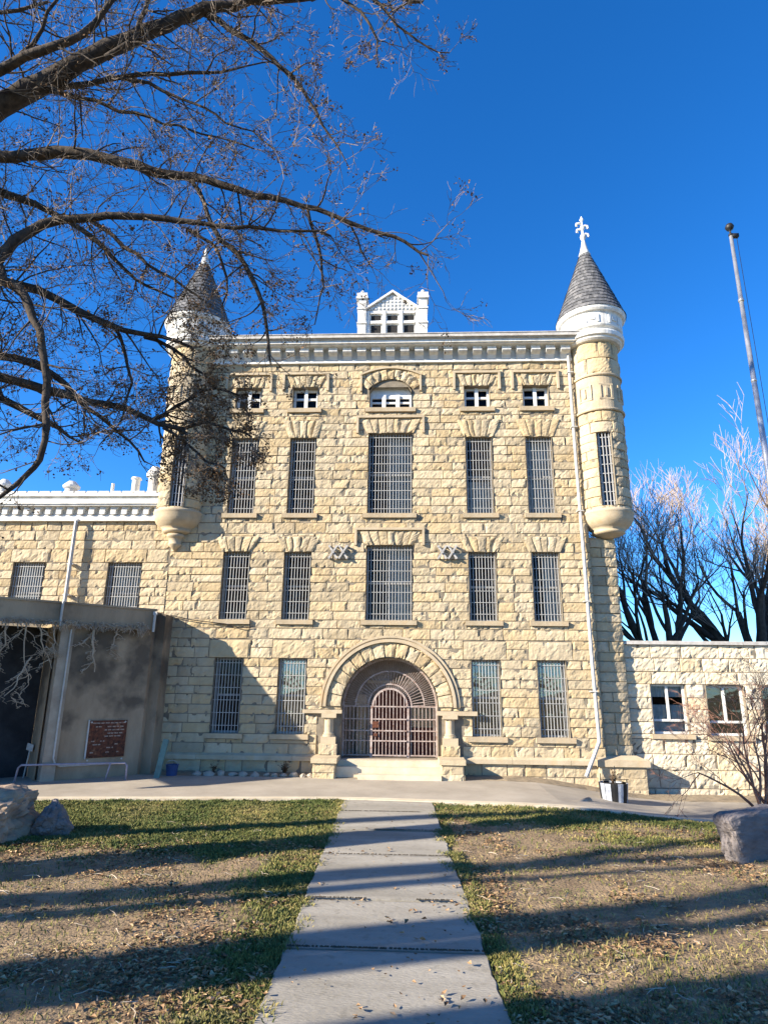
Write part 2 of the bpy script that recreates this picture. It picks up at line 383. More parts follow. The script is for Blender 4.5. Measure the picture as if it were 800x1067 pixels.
g2 = n.new('ShaderNodeValToRGB'); g2.color_ramp.elements[0].color = (.055, .075, .02, 1); g2.color_ramp.elements[1].color = (.17, .165, .06, 1)
n5 = n.new('ShaderNodeTexNoise'); n5.inputs['Scale'].default_value = 3; n5.inputs['Detail'].default_value = 8; L.new(tc.outputs['Object'], n5.inputs['Vector']); L.new(n5.outputs[0], g2.inputs[0])
L.new(g2.outputs[0], mx.inputs[7]); L.new(mx.outputs[2], b.inputs['Base Color'])
tag(mb.build('ground', Mg, smooth=True, loc=(0, 0, 0)), kind='structure')

# footpath slabs
mb = MB(); js = [-2, 0, 1.8, 3.5, 5.0, 6.49, 7.86, 9.75, 11.35, 12.9, 14.17]
for i in range(len(js) - 1):
    y0, y1 = js[i] + .014, js[i + 1] - .012; z = .024 + ru(-.01, .01); zz = z + ru(-.006, .006)
    ny = 24; vs = []; W_ = .905
    pro = [(-W_, -.12), (-W_, -.012), (-W_ + .012, 0), (0, .003), (W_ - .012, 0), (W_, -.012), (W_, -.12)]
    for k in range(ny + 1):
        y = y0 + (y1 - y0) * k / ny; dz = -.008 if k in (0, ny) else 0
        for (px_, pz) in pro:
            wob = .03 * noise.noise(Vector((px_ * 3, y * 2.5, i))) + .018 * noise.noise(Vector((px_ * 3, y * 9, i))) if abs(px_) > .5 else 0
            vs.append((PX(y) + px_ + wob, y, z + (zz - z) * k / ny + pz + dz))
    q = len(pro); fs = [(k * q + a, k * q + a + 1, (k + 1) * q + a + 1, (k + 1) * q + a) for k in range(ny) for a in range(q - 1)]
    fs += [tuple(range(q)), tuple(range(ny * q + q - 1, ny * q - 1, -1))]
    mb.add(vs, fs)
tag(mb.build('footpath', M['path'], loc=(0, 5, 0)), kind='structure')
random.seed(77); mb = MB()
for (y, a, b) in ((6.49, -.88, .9), (7.86, -.9, -.2), (7.86, .35, .75), (9.75, -.6, .88), (11.35, -.2, .8), (5.0, -.9, .3), (9.75, -.9, -.55), (12.9, -.8, .6)):
    n_ = int((b - a) / .02)
    for i in range(n_):
        x = a + (b - a) * i / n_ + ru(-.01, .01); r_ = ru(.006, .02)
        mb.add([(PX(y) + x - r_, y - ru(.006, .02), .029), (PX(y) + x + r_, y - ru(.006, .02), .029), (PX(y) + x + r_, y + ru(.006, .02), .029), (PX(y) + x - r_, y + ru(.006, .02), .030), (PX(y) + x, y, .042)], [(0, 1, 4), (1, 2, 4), (2, 3, 4), (3, 0, 4)])
tag(mb.build('joint_soil', mat('dark_joint_soil', (.06, .05, .035), .95, scale=20, bump=.3), loc=(0, 5, 0)), 'dark soil and grit packed into the joints of the footpath', 'soil', kind='stuff')
# cross pavement before the building
mb = MB(); xs = [-60, -30, -14] + [-12 + i * .8 for i in range(31)] + [14, 30, 60]; q = 9
vs = []
for x in xs:
    y0 = edgeY(x)
    for k in range(q):
        y = y0 + (17.15 - y0) * max(0, k - 1) / (q - 2); vs.append((x, y, gz(x, max(y, y0)) + (.035 if k else -.12)))
mb.add(vs, [(i * q + k, (i + 1) * q + k, (i + 1) * q + k + 1, i * q + k + 1) for i in range(len(xs) - 1) for k in range(q - 1)])
tag(mb.build('pavement', M['pave'], loc=(0, 15, 0)), kind='structure')
# pale concrete border strip along the lawn edge of the pavement
mb = MB(); vs = []
for x in xs:
    y0 = edgeY(x)
    for (dy, dz) in ((-.16, -.1), (-.16, .044), (.06, .046), (.06, .0)):
        vs.append((x, y0 + dy, gz(x, y0) + dz))
mb.add(vs, [(i * 4 + k, (i + 1) * 4 + k, (i + 1) * 4 + k + 1, i * 4 + k + 1) for i in range(len(xs) - 1) for k in range(3)])
tag(mb.build('kerb', M['step'], loc=(0, 14, 0)), kind='structure')
# planting bed at the wall foot
mb = MB(); vs = []
for x in [-13 + i * .25 for i in range(105)]:
    for k, y in enumerate((17.13, 17.3, 17.6, 17.95)):
        vs.append((x, y, gz(x, y) + .03 + .03 * k * .5 + .03 * noise.noise(Vector((x * 3, y * 3, 0)))))
mb.add(vs, [(i * 4 + k, (i + 1) * 4 + k, (i + 1) * 4 + k + 1, i * 4 + k + 1) for i in range(104) for k in range(3)])
tag(mb.build('soil_bed', mat('bed_soil', (.30, .24, .16), .95, scale=6, bump=1, bscale=25), loc=(0, 17, 0)), kind='structure')

# ================================================================== main building
BLD = empty('prison_building', (CX, D, 0), 'tall four storey tan stone jail block with barred windows, arched gate and two corner turrets', 'building')
pmF = lambda u, v, d: (u, D - d, v)
ZR = [(11.25, 10.53), (9.56, 7.17), (6.02, 4.07), (3.01, 1.02)]
COLX = [CX - 4.436, CX - 2.65, CX + 2.65, CX + 4.436]; HW = .388
wins = []
for r_, (zt, zb) in enumerate(ZR):
    for c_, x in enumerate(COLX): wins.append((x - HW, x + HW, zb, zt, r_, c_))
ctr = [(CX - .655, CX + .655, 7.17, 9.70, 1), (CX - .655, CX + .655, 4.07, 6.22, 2)]
AW = (CX - .64, CX + .64, 10.53, 11.12)             # arched top window, springing at 11.12, rise .38
holes = [w_[:4] for w_ in wins] + [c_[:4] for c_ in ctr]
DX, DR, DS, DT = CX + .04, 1.30, 1.75, .43           # gate arch
RO = 1.80
def archtop(x): # segmental arch of the upper window
    h = .64; s_ = .38; rr = (h * h + s_ * s_) / (2 * s_); q = rr * rr - (x - CX) ** 2
    return 11.12 + (math.sqrt(max(q, 0)) - (rr - s_)) if abs(x - CX) < h else 11.12
def inopen(x, z, grow=0):
    if z < DS: 
        if abs(x - DX) < DR + (.0 if grow else 0) and z > 0: return True
    elif (x - DX) ** 2 + (z - DS) ** 2 < (DR + grow) ** 2: return True
    if grow:
        if abs(x - CX) < .9 and 11.0 < z < archtop(x) + .24: return True
    if abs(x - CX) < .64 and 10.53 < z < archtop(x): return True
    return False
XL, XR = -6.95, 5.18
wall = MB()
wallgrid(wall, XL, XR, -.3, 12.7, holes, pmF, rev=.30, fine=(DX - 1.9, DX + 1.9, 0, 3.3, .04), skip=lambda x, z: inopen(x, z))
# finish of arch reveals
def arcpts(n, a0, a1, cx, cz, r): return [(cx + r * math.cos(a0 + (a1 - a0) * i / n), cz + r * math.sin(a0 + (a1 - a0) * i / n)) for i in range(n + 1)]
prof = [(DX + DR, DT - .3)] + arcpts(32, 0, PI, DX, DS, DR) + [(DX - DR, DT - .3)]
for (p, q) in zip(prof, prof[1:]): wall.add([(p[0], D - .05, p[1]), (q[0], D - .05, q[1]), (q[0], D + 1.4, q[1]), (p[0], D + 1.4, p[1])], [(0, 1, 2, 3)], .5)
pr = [(CX + .64, 10.53)] + [(CX + .64 - i * .08, archtop(CX + .64 - i * .08 - (1e-4 if i == 0 else 0) * 0)) for i in range(17)] + [(CX - .64, 10.53)]
for (p, q) in zip(pr, pr[1:]): wall.add([(p[0], D - .05, p[1]), (q[0], D - .05, q[1]), (q[0], D + .3, q[1]), (p[0], D + .3, p[1])], [(0, 1, 2, 3)], .5)
# the block behind (sides, roof) so the walls have depth
for (p, q) in (((XL, D), (XL, D + 16)), ((XL, D + 16), (XR, D + 16)), ((XR, D + 16), (XR, D))):
    wall.add([(p[0], p[1], -.5), (q[0], q[1], -.5), (q[0], q[1], 12.7), (p[0], p[1], 12.7)], [(0, 1, 2, 3)], .5)
wall.build('wall', M['mortar'], BLD)
# courses of rock-faced stone
H2 = list(holes); lint = []
for (a, b, zb, zt, r_, c_) in wins:
    H2.append((a - .13, b + .13, zb - .135, zb))       # sill
    lh, sp = [(.40, .18), (.58, .24), (.47, .22), (.50, .20)][r_]
    if r_ == 3: H2.append((a - .2, b + .2, zt, zt + lh))
    else: H2.append((a - .07, b + .07, zt, zt + lh))
    lint.append(((a + b) / 2, (b - a) / 2, zt, lh, sp, r_))
for (a, b, zb, zt, r_) in ctr:
    H2.append((a - .14, b + .14, zb - .135, zb)); lh, sp = [(0, 0), (.47, .22), (.42, .2)][r_]
    H2.append((a - .07, b + .07, zt, zt + lh)); lint.append(((a + b) / 2, (b - a) / 2, zt, lh, sp, r_ + 10))
H2.append((CX - .78, CX + .78, 10.395, 10.53)); H2.append((CX - .64, CX + .64, 10.53, 11.12))
H2.append((DX - DR, DX + DR, -.5, DS)); H2.append((XL, XR, .36, .51))
H2.append((DX - 1.95, DX - DR, .51, 1.66)); H2.append((DX + DR, DX + 1.95, .51, 1.66)); H2.append((DX - 1.95, DX + 1.95, -.5, .51))
H2.append((DX - 2.3, DX - DR, 1.55, 1.66)); H2.append((DX + DR, DX + 2.3, 1.55, 1.66))
zs = zlist([(-.3, .36, 2), (.36, .51, 1), (.51, 1.02, 2), (1.02, 3.01, 8), (3.01, 4.07, 4), (4.07, 6.02, 8), (6.02, 7.17, 4), (7.17, 9.56, 9), (9.56, 10.53, 4), (10.53, 11.25, 3), (11.25, 12.10, 3)])
mid = lambda x, z: not inopen(x, z, .22)
near = lambda a, b, c, d: (b > DX - 1.75 and a < DX + 1.75 and d > DS - .1 and c < DS + 1.75) or (b > CX - .95 and a < CX + .95 and c < 11.9 and d > 11.0)
st = MB()
courses(st, XL, XR, zs, pmF, H2, keep=(near, mid), wmin=.36, wmax=.88)
st.build('stonework', M['stone'], BLD)
# water table
mb = MB()
for (a, b) in ((XL, DX - 1.9), (DX + 1.9, XR)):
    mb = MB(); x = a
    while x < b - .05:
        x2 = min(b, x + ru(.9, 1.6)); mb.add([(x + .004, D, .36), (x2 - .004, D, .36), (x2 - .004, D - .12, .36), (x + .004, D - .12, .36), (x + .004, D, .53), (x2 - .004, D, .53), (x2 - .004, D - .12, .47), (x + .004, D - .12, .47)],
               [(0, 1, 2, 3), (7, 6, 5, 4), (3, 2, 6, 7), (0, 3, 7, 4), (1, 5, 6, 2)], rnd()); x = x2
    mb.build('water_table', M['dressed'], BLD)
# lintels: splayed voussoirs, or one long block at ground floor
for (xc, hw, zt, lh, sp, r_) in lint:
    mb = MB()
    if r_ == 3:
        stone(mb, ((xc - hw - .2, zt), (xc + hw + .2, zt), (xc + hw + .2, zt + lh), (xc - hw - .2, zt + lh)), pmF, .035, .022, .06); mb.build('lintel', M['stone'], BLD); continue
    n = 7 if r_ > 9 else (6 if r_ == 0 else 5)
    A, B = hw + .05, hw + .05 + sp
    e = [0]
    for k in range(n): e.append(e[-1] + ru(.8, 1.2))
    e = [x / e[-1] * 2 - 1 for x in e]
    for k in range(n):
        stone(mb, ((xc + e[k] * A, zt), (xc + e[k + 1] * A, zt), (xc + e[k + 1] * B, zt + lh), (xc + e[k] * B, zt + lh)), lambda u, v, d: (u, D - d - .012, v), .042, .018, .05, g=.019)
    mb.prism([(xc - A, zt + .001), (xc + A, zt + .001), (xc + B, zt + lh), (xc - B, zt + lh)], D - .006, D + .1)
    mb.build('lintel', M['stone'], BLD)
# hood moulds round the small top windows
for (xc, hw, zt, lh, sp, r_) in lint:
    mb = MB()
    if r_ in (0, 11, 12):
        a, b, z = xc - hw - sp - .16, xc + hw + sp + .16, zt + lh + .03
        zb = zt - .12 if r_ == 0 else zt + .0
        mb.box(a, b, D - .085, D + .02, z, z + .07)
        mb.box(a, a + .07, D - .083, D + .02, zb, z - .001); mb.box(b - .07, b, D - .083, D + .02, zb, z - .001)
        mb.build('hood_mould', M['dressed'], BLD)
mb = MB(); n = 14
for i in range(n):
    x0 = CX - .95 + 1.9 * i / n; x1 = CX - .95 + 1.9 * (i + 1) / n; f = lambda x: 11.62 + .24 * (1 - ((x - CX) / .95) ** 2)
    mb.prism([(x0, f(x0)), (x1, f(x1)), (x1, f(x1) + .06), (x0, f(x0) + .06)], D - .085, D + .02)
for x in (CX - .95, CX + .89): mb.box(x, x + .06, D - .083, D + .02, 11.1, 11.62)
mb.build('hood_mould', M['dressed'], BLD)
# voussoir rings
mb = MB()
n = 15
for k in range(n):
    a0 = PI - PI * k / n; a1 = PI - PI * (k + 1) / n; m_ = 3
    pr_ = lambda u, v, d: (DX + v * math.cos(u), D - d - .03, DS + v * math.sin(u))
    # u runs along the angle; scale to metres for the block generator
    R_ = 1.55
    stone(mb, ((-a0 * R_, DR + .01), (-a1 * R_, DR + .01), (-a1 * R_, DR + .40), (-a0 * R_, DR + .40)), lambda u, v, d: (DX + v * math.cos(-u / R_), D - d - .015, DS + v * math.sin(-u / R_)), .045, .022, .05, g=.017)
mb.build('arch_stones', M['stone'], BLD); mb = MB()
for k in range(9):
    x0 = -.72 + 1.44 * k / 9; x1 = -.72 + 1.44 * (k + 1) / 9
    a0, a1 = x0 / .72 * .95, x1 / .72 * .95; R2 = .85; c0 = 11.12 + .38 - R2
    stone(mb, ((a0 * R2, R2 + .0), (a1 * R2, R2 + .0), (a1 * R2, R2 + .34), (a0 * R2, R2 + .34)), lambda u, v, d: (CX + v * math.sin(u / R2), D - d - .015, c0 + v * math.cos(u / R2)), .045, .02, .05, g=.017)
mb.build('arch_stones', M['stone'], BLD)
# moulded outer label round the gate arch
mb = MB()
def arcband(mb, cx, cz, r0, r1, y0, y1, a0=0, a1=PI, n=40):
    for i in range(n):
        p = a0 + (a1 - a0) * i / n; q = a0 + (a1 - a0) * (i + 1) / n
        c = [(cx + r_ * math.cos(t), cz + r_ * math.sin(t)) for r_, t in ((r0, p), (r1, p), (r1, q), (r0, q))]
        mb.prism(c, y0, y1)
arcband(mb, DX, DS, 1.72, 1.80, D - .11, D + .01); arcband(mb, DX, DS, 1.84, 1.90, D - .07, D + .01); arcband(mb, DX, DS, 1.799, 1.841, D - .035, D + .01)
mb.box(DX - 2.35, DX - DR + .02, D - .11, D + .02, 1.57, 1.66); mb.box(DX + DR - .02, DX + 2.35, D - .11, D + .02, 1.55, 1.66)
mb.build('arch_moulding', M['dressed'], BLD)
# sills
for (a, b, zb, zt, r_, c_) in wins + [c + (9,) for c in ctr] + [(CX - .64, CX + .64, 10.53, 11.1, 0, 9)]:
    mb = MB(); mb.add([(a - .13, D + .28, zb - .13), (b + .13, D + .28, zb - .13), (b + .13, D - .09, zb - .13), (a - .13, D - .09, zb - .13),
                       (a - .13, D + .28, zb + .012), (b + .13, D + .28, zb + .012), (b + .13, D - .11, zb - .005), (a - .13, D - .11, zb - .005)],
                      [(3, 2, 1, 0), (4, 5, 6, 7)[::-1], (3, 2, 6, 7), (0, 3, 7, 4), (1, 5, 6, 2)]); mb.build('sill', M['dressed'], BLD)
# windows
def frame_boxes(mb, a, b, z0, z1, y, t, mull=(), rails=(), d=.06):
    mb.box(a, a + t, y, y + d, z0, z1); mb.box(b - t, b, y, y + d, z0, z1)
    mb.box(a + t, b - t, y, y + d, z0, z0 + t); mb.box(a + t, b - t, y, y + d, z1 - t, z1)
    for x in mull: mb.box(x - t / 2, x + t / 2, y - .004, y + d, z0 + t, z1 - t)
    for z in rails: mb.box(a + t, b - t, y + .003, y + d - .01, z - t / 2, z + t / 2)
def room(mb, a, b, z0, z1, y, dep=.8):
    mb.add([(a, y, z0), (b, y, z0), (b, y, z1), (a, y, z1), (a, y + dep, z0), (b, y + dep, z0), (b, y + dep, z1), (a, y + dep, z1)],
           [(4, 5, 6, 7), (0, 4, 7, 3), (1, 2, 6, 5), (3, 7, 6, 2), (0, 1, 5, 4)])
def curtain(mb, a, b, z0, z1, y):
    n = max(6, int((b - a) / .025)); vs = []
    for i in range(n + 1):
        x = a + (b - a) * i / n; yy = y + .025 * math.sin(i * 1.35 + ru(-.3, .3)); vs += [(x, yy, z0), (x, yy, z1)]
    mb.add(vs, [(2 * i, 2 * i + 2, 2 * i + 3, 2 * i + 1) for i in range(n)])
def barred(parent, a, b, z0, z1, nv, nh, blind, y=D, gm='glass'):
    mb = MB(); zm = z0 + (z1 - z0) * .5
    frame_boxes(mb, a, b, z0, z1, y + .20, .055, (((a + b) / 2),) if b - a > 1 else (), (zm,))
    f = mb.build('window', M['sash'], parent)
    mb = MB(); mb.add([(a, y + .235, z0), (b, y + .235, z0), (b, y + .235, z1), (a, y + .235, z1)], [(0, 1, 2, 3)]); mb.build('pane', M[gm], f)
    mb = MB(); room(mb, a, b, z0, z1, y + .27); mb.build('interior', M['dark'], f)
    if blind:
        mb = MB(); k = blind
        if k == 1: curtain(mb, a + .05, b - .05, z0 + .05, z1 - .05, y + .33)
        elif k == 2: curtain(mb, a + (b - a) * .45, b - .05, z0 + .05, z1 - .05, y + .33)
        elif k == 3: curtain(mb, a + .05, b - .05, z0 + .05, z0 + (z1 - z0) * .45, y + .33)
        mb.build('curtain', M['curtain'], f)
    mb = MB()
    for i in range(nv):
        x = a + (b - a) * (i + .55) / nv + ru(-.004, .004); mb.box(x - .0085, x + .0085, y + .06, y + .075, z0, z1)
    for i in range(nh):
        z = z0 + (z1 - z0) * (i + .6) / nh; mb.box(a - .01, b + .01, y + .048, y + .0595, z - .007, z + .007)
    mb.build('window_bars', M['bars'], f)
    return f
bl = {(1, 0): 0, (1, 1): 0, (1, 2): 3, (1, 3): 1, (2, 0): 0, (2, 1): 0, (2, 2): 0, (2, 3): 2, (3, 0): 0, (3, 1): 0, (3, 2): 0, (3, 3): 0}
for (a, b, zb, zt, r_, c_) in wins:
    if r_ == 0:
        mb = MB(); frame_boxes(mb, a, b, zb, zt, D + .17, .07, ((a + b) / 2,), (zb + (zt - zb) * .56,), .08)
        xm = (a + b) / 2; mb.box(xm - .055, xm + .055, D + .13, D + .166, zb, zt)
        f = mb.build('window', M['frame'], BLD)
        mb = MB(); mb.add([(a, D + .225, zb), (b, D + .225, zb), (b, D + .225, zt), (a, D + .225, zt)], [(0, 1, 2, 3)]); mb.build('pane', M['glass'], f)
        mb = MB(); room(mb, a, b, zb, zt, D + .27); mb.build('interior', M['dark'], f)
    else: barred(BLD, a, b, zb, zt, 9, [0, 8, 6, 6][r_], bl[(r_, c_)], gm='bright_glass' if r_ == 3 and c_ > 0 else 'glass')
for (a, b, zb, zt, r_) in ctr: barred(BLD, a, b, zb, zt, 15, [0, 9, 7][r_], 2)
# arched three-light window
mb = MB(); top = [(x, archtop(x) - .0) for x in [CX - .62 + i * .0775 for i in range(17)]]
mb.prism([(CX - .64, 11.0)] + [(CX - .64, 11.12)] + top + [(CX + .64, 11.12), (CX + .64, 11.0)], D + .19, D + .26)
frame_boxes(mb, CX - .64, CX + .64, 10.53, 11.0, D + .18, .06, (CX - .215, CX + .215), (10.80,), .08)
for x in (CX - .215, CX + .215): mb.box(x - .06, x + .06, D + .13, D + .172, 10.53, 11.05)
f = mb.build('window', M['frame'], BLD)
mb = MB(); mb.add([(CX - .64, D + .235, 10.53), (CX + .64, D + .235, 10.53), (CX + .64, D + .235, 11.0), (CX - .64, D + .235, 11.0)], [(0, 1, 2, 3)]); mb.build('pane', M['glass'], f)
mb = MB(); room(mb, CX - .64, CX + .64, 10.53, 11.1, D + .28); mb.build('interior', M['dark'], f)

# cornice ------------------------------------------------------------
mb = MB(); x0, x1 = -6.15, 5.05
mb.box(x0, x1, D - .10, D + .2, 12.05, 12.13); mb.box(x0, x1, D - .05, D + .2, 12.131, 12.52)
c = mb.build('frieze', M['white'], BLD)
nb = 25; pit = (x1 - x0) / nb
for i in range(nb):
    mb = MB(); x = x0 + (i + .5) * pit; hw = .135
    pf = [(D - .051, 12.135), (D - .10, 12.135), (D - .17, 12.24), (D - .30, 12.30), (D - .33, 12.33), (D - .33, 12.36), (D - .28, 12.37), (D - .28, 12.50), (D - .051, 12.50)]
    k = len(pf); mb.add([(x - hw, p[0], p[1]) for p in pf] + [(x + hw, p[0], p[1]) for p in pf],
                       [tuple(range(k)), tuple(range(2 * k - 1, k - 1, -1))] + [(j, j + k, (j + 1) % k + k, (j + 1) % k) for j in range(k)])
    mb.build('bracket', M['white'], BLD)
mb = MB()
mb.box(x0 - .3, x1 + .05, D - .42, D + .2, 12.503, 12.53); mb.box(x0 - .3, x1 + .08, D - .47, D + .2, 12.531, 12.63)
mb.build('cornice', M['white'], BLD)
mb = MB(); mb.box(x0 - .3, x1 + .12, D - .52, D + .2, 12.632, 12.66); mb.box(x0 - .3, x1 + .16, D - .58, D + .2, 12.661, 12.76); mb.box(x0 - .3, x1 + .18, D - .60, D + 16, 12.761, 12.785)
mb.build('gutter', M['gutter'], BLD)
# dormer gablet ------------------------------------------------------
GX = -.5; gy_ = D - .05; zb = 12.786
mb = MB(); z2 = 14.0
mb.box(GX - .83, GX + .83, gy_ + .12, gy_ + .9, zb, z2)
mb.prism([(GX - .83, z2 + .002), (GX + .83, z2 + .002), (GX, z2 + .60)], gy_ + .10, gy_ + .9)
for x in (-.80, -.27, .27, .80): mb.box(GX + x - .055, GX + x + .055, gy_ + .03, gy_ + .118, zb, 13.95)
for z in (zb, 13.50, 13.86): mb.box(GX - .72, GX + .72, gy_ + .05, gy_ + .117, z + .001, z + .09)
g = mb.build('dormer', M['white'], BLD)
for x in (-.53, 0, .53):
    mb = MB(); mb.box(GX + x - .16, GX + x + .16, gy_ + .113, gy_ + .119, 13.13, 13.46); mb.build('dormer_window', M['dark'], g); mb = MB(); mb.box(GX + x - .16, GX + x + .16, gy_ + .113, gy_ + .119, 13.65, 13.82)
    mb.build('dormer_window', M['dark'], g)
mb = MB()
for r_ in range(4):
    z = z2 + .02 + r_ * .125; hw = .80 - r_ * .185; n = int(hw * 2 / .115)
    for i in range(n + 1):
        x = GX - hw + 2 * hw * (i + (.5 if r_ % 2 else 0)) / max(1, n)
        if abs(x - GX) > hw: continue
        mb.prism([(x - .04, z + .09), (x - .04, z + .03), (x, z), (x + .04, z + .03), (x + .04, z + .09)], gy_ + .07, gy_ + .0995)
mb.build('fish_scale_tiles', M['white'], g)
mb = MB()
for s_ in (-1, 1):
    mb.prism([(GX + s_ * .90, z2 - .03), (GX, z2 + .62), (GX, z2 + .70), (GX + s_ * .98, z2 - .02)][::s_], gy_ + .0, gy_ + .95)
mb.build('bargeboard', M['white'], g)
for s_ in (-1, 1):
    mb = MB(); x = GX + s_ * .98; w_ = .13
    mb.box(x - w_, x + w_, gy_ - .02, gy_ + .3, zb, 14.35)
    for z in (13.45, 13.98): mb.box(x - w_ - .03, x + w_ + .03, gy_ - .05, gy_ + .33, z, z + .05)
    mb.box(x - w_ - .06, x + w_ + .06, gy_ - .08, gy_ + .36, 14.351, 14.42); mb.box(x - w_ - .04, x + w_ + .04, gy_ - .06, gy_ + .34, 14.421, 14.56)
    mb.lathe((x, gy_ + .14, 14.561), [(.0, 0), (.12, 0), (.10, .05), (.05, .07), (.075, .13), (.04, .19), (0, .2)], 12)
    mb.build('dormer_post', M['white'], g)

# turrets ------------------------------------------------------------
def turret(cx, side):
    r = .68; cy = D + .12; yf = cy - r
    Z = lambda py: U(cx and (625 if side > 0 else 190), py, yf).z
    T = MB(); zt = 12.44; zc = Z(530)
    a = math.asin(min(1, .0)) ; A0, A1 = -PI * .78, PI * .78
    pm = lambda u, v, d: (cx + (r + d) * math.sin(u / r), cy - (r + d) * math.cos(u / r), v)
    sa = R(9) * -side; sw = .20; s0, s1 = Z(526 if side > 0 else 527), Z(450 if side > 0 else 455)
    hole = (sa * r - sw, sa * r + sw, s0, s1)
    b1, b2 = Z(426), Z(390)
    wallgrid(T, A0 * r, A1 * r, zc, zt + .2, [hole], pm, rev=.16, du=.14)
    T.build('turret', M['mortar'], BLD); par = bpy.data.objects[[o.name for o in BLD.children if o.name.startswith('turret')][-1]]
    mb = MB(); hs_ = [hole, (A0 * r, A1 * r, b1 - .04, b1 + .04), (A0 * r, A1 * r, b2 - .04, b2 + .04)]
    n = int((b1 - zc) / .29)
    zs_ = cuts(zc, s0, 1) + cuts(s0, s1, 8)[1:] + cuts(s1, b1, 2)[1:]
    courses(mb, A0 * r, A1 * r, zs_, pm, hs_, wmin=.35, wmax=.7, depth=.025)
    mb.build('turret_stones', M['stone'], par); mb = MB()
    courses(mb, A0 * r, A1 * r, [b2, b2 + (zt - b2) / 2, zt], pm, hs_, wmin=.35, wmax=.7, depth=.035)
    stc = mb.build('turret_stones', M['stone'], par)
    mb = MB()   # smooth banded zone with raised panels
    mb.lathe((cx, cy, 0), [(r + .03, b1 + .04), (r + .03, b2 - .04)], 48)
    for z in (b1, b2): mb.lathe((cx, cy, 0), [(r, z - .04), (r + .07, z - .035), (r + .085, z), (r + .07, z + .035), (r, z + .04)], 48)
    for ac in (-95, -45, 5, 55):
        ac = R(ac); hh = .2
        for (u0, u1, v0, v1) in ((-.2, -.14, -hh, hh), (.14, .2, -hh, hh), (-.03, .03, -hh + .04, hh - .06), (-.2, .2, hh, hh + .05), (-.2, .2, -hh - .05, -hh)):
            vc = (b1 + b2) / 2; q = [(ac * r + u, vc + v) for u, v in ((u0, v0), (u1, v0), (u1, v1), (u0, v1))]
            mb.add([pm(*p, .028) for p in q] + [pm(*p, .065) for p in q], [(4, 5, 6, 7), (0, 1, 5, 4), (1, 2, 6, 5), (2, 3, 7, 6), (3, 0, 4, 7)])
    mb.build('turret_band', M['dressed'], par, smooth=False)
    mb = MB()   # rounded corbel
    pf = [(r - .02, zc + .04), (r + .055, zc + .03), (r + .075, zc - .02), (r + .06, zc - .06), (r + .04, zc - .10), (r + .035, zc - .2), (r - .03, zc - .33), (r - .14, zc - .44), (r - .24, zc - .50),
          (r - .22, zc - .53), (r - .22, zc - .58), (r - .30, zc - .62), (r - .42, zc - .66), (.12, zc - .70), (.0, zc - .70)]
    mb.lathe((cx, cy, 0), pf, 48); 
    if side < 0:
        zz = zc - .70
        mb.lathe((cx, cy - .15, 0), [(0, zz + .05), (.26, zz + .04), (.26, zz - .04), (.20, zz - .06), (.18, zz - .22), (.20, zz - .24), (.20, zz - .27), (.12, zz - .34), (.05, zz - .42), (0, zz - .46)], 24)
    mb.build('corbel', M['dressed'], par, smooth=True)
    # slot window
    mb = MB(); y = lambda u, d: pm(sa * r + u, 0, d)
    for i in range(4):
        u = -sw + sw * 2 * (i + .5) / 4; p = y(u, -.06); mb.box(p[0] - .011, p[0] + .011, p[1] - .01, p[1] + .01, s0, s1)
    for i in range(8):
        z = s0 + (s1 - s0) * (i + .5) / 8; p = y(-sw, -.05); q = y(sw, -.05); mb.tube([(p[0], p[1], z), (q[0], q[1], z)], .012, 4)
    for u in (-sw + .02, sw - .02):
        p = y(u, -.1); mb.box(p[0] - .02, p[0] + .02, p[1] - .01, p[1] + .02, s0, s1)
    sb = mb.build('slot_window', M['bars'], par)
    mb = MB(); p = y(-sw, -.15); q = y(sw, -.15); mb.add([(p[0], p[1], s0), (q[0], q[1], s0), (q[0], q[1], s1), (p[0], p[1], s1)], [(0, 1, 2, 3)])
    mb.build('dark_pane', M['blackglass'], par)
    # white drum, rings
    mb = MB()
    mb.lathe((cx, cy, 0), [(r - .02, zt - .02), (.80, zt), (.86, zt + .05), (.86, zt + .10), (.93, zt + .13), (.95, zt + .24), (.93, zt + .29), (.84, zt + .31), (.82, zt + .38),
                           (.90, zt + .42), (.92, zt + .46), (.92, zt + .84), (.94, zt + .88), (1.0, zt + .90), (1.04, zt + .96), (1.05, zt + 1.04), (0, zt + 1.04)], 56)
    pm2 = lambda u, v, d: (cx + (.92 + d) * math.sin(u), cy - (.92 + d) * math.cos(u), v)
    for ac in (-60, -15, 30):
        for (u0, u1, v0, v1) in ((-13, -9, .52, .78), (9, 13, .52, .78), (-5, 5, .60, .70)):
            q = [(R(ac + u), zt + v) for u, v in ((u0, v0), (u1, v0), (u1, v1), (u0, v1))]
            mb.add([pm2(*p, -.01) for p in q] + [pm2(*p, .03) for p in q], [(4, 5, 6, 7), (0, 1, 5, 4), (1, 2, 6, 5), (2, 3, 7, 6), (3, 0, 4, 7)])
    mb.build('drum', M['white'], par, smooth=False)
    z0 = zt + 1.041; ZA = 16.0 if side > 0 else 15.85
    mb = MB(); nr = 17; k = 44; rad = lambda t: 1.06 - .90 * t
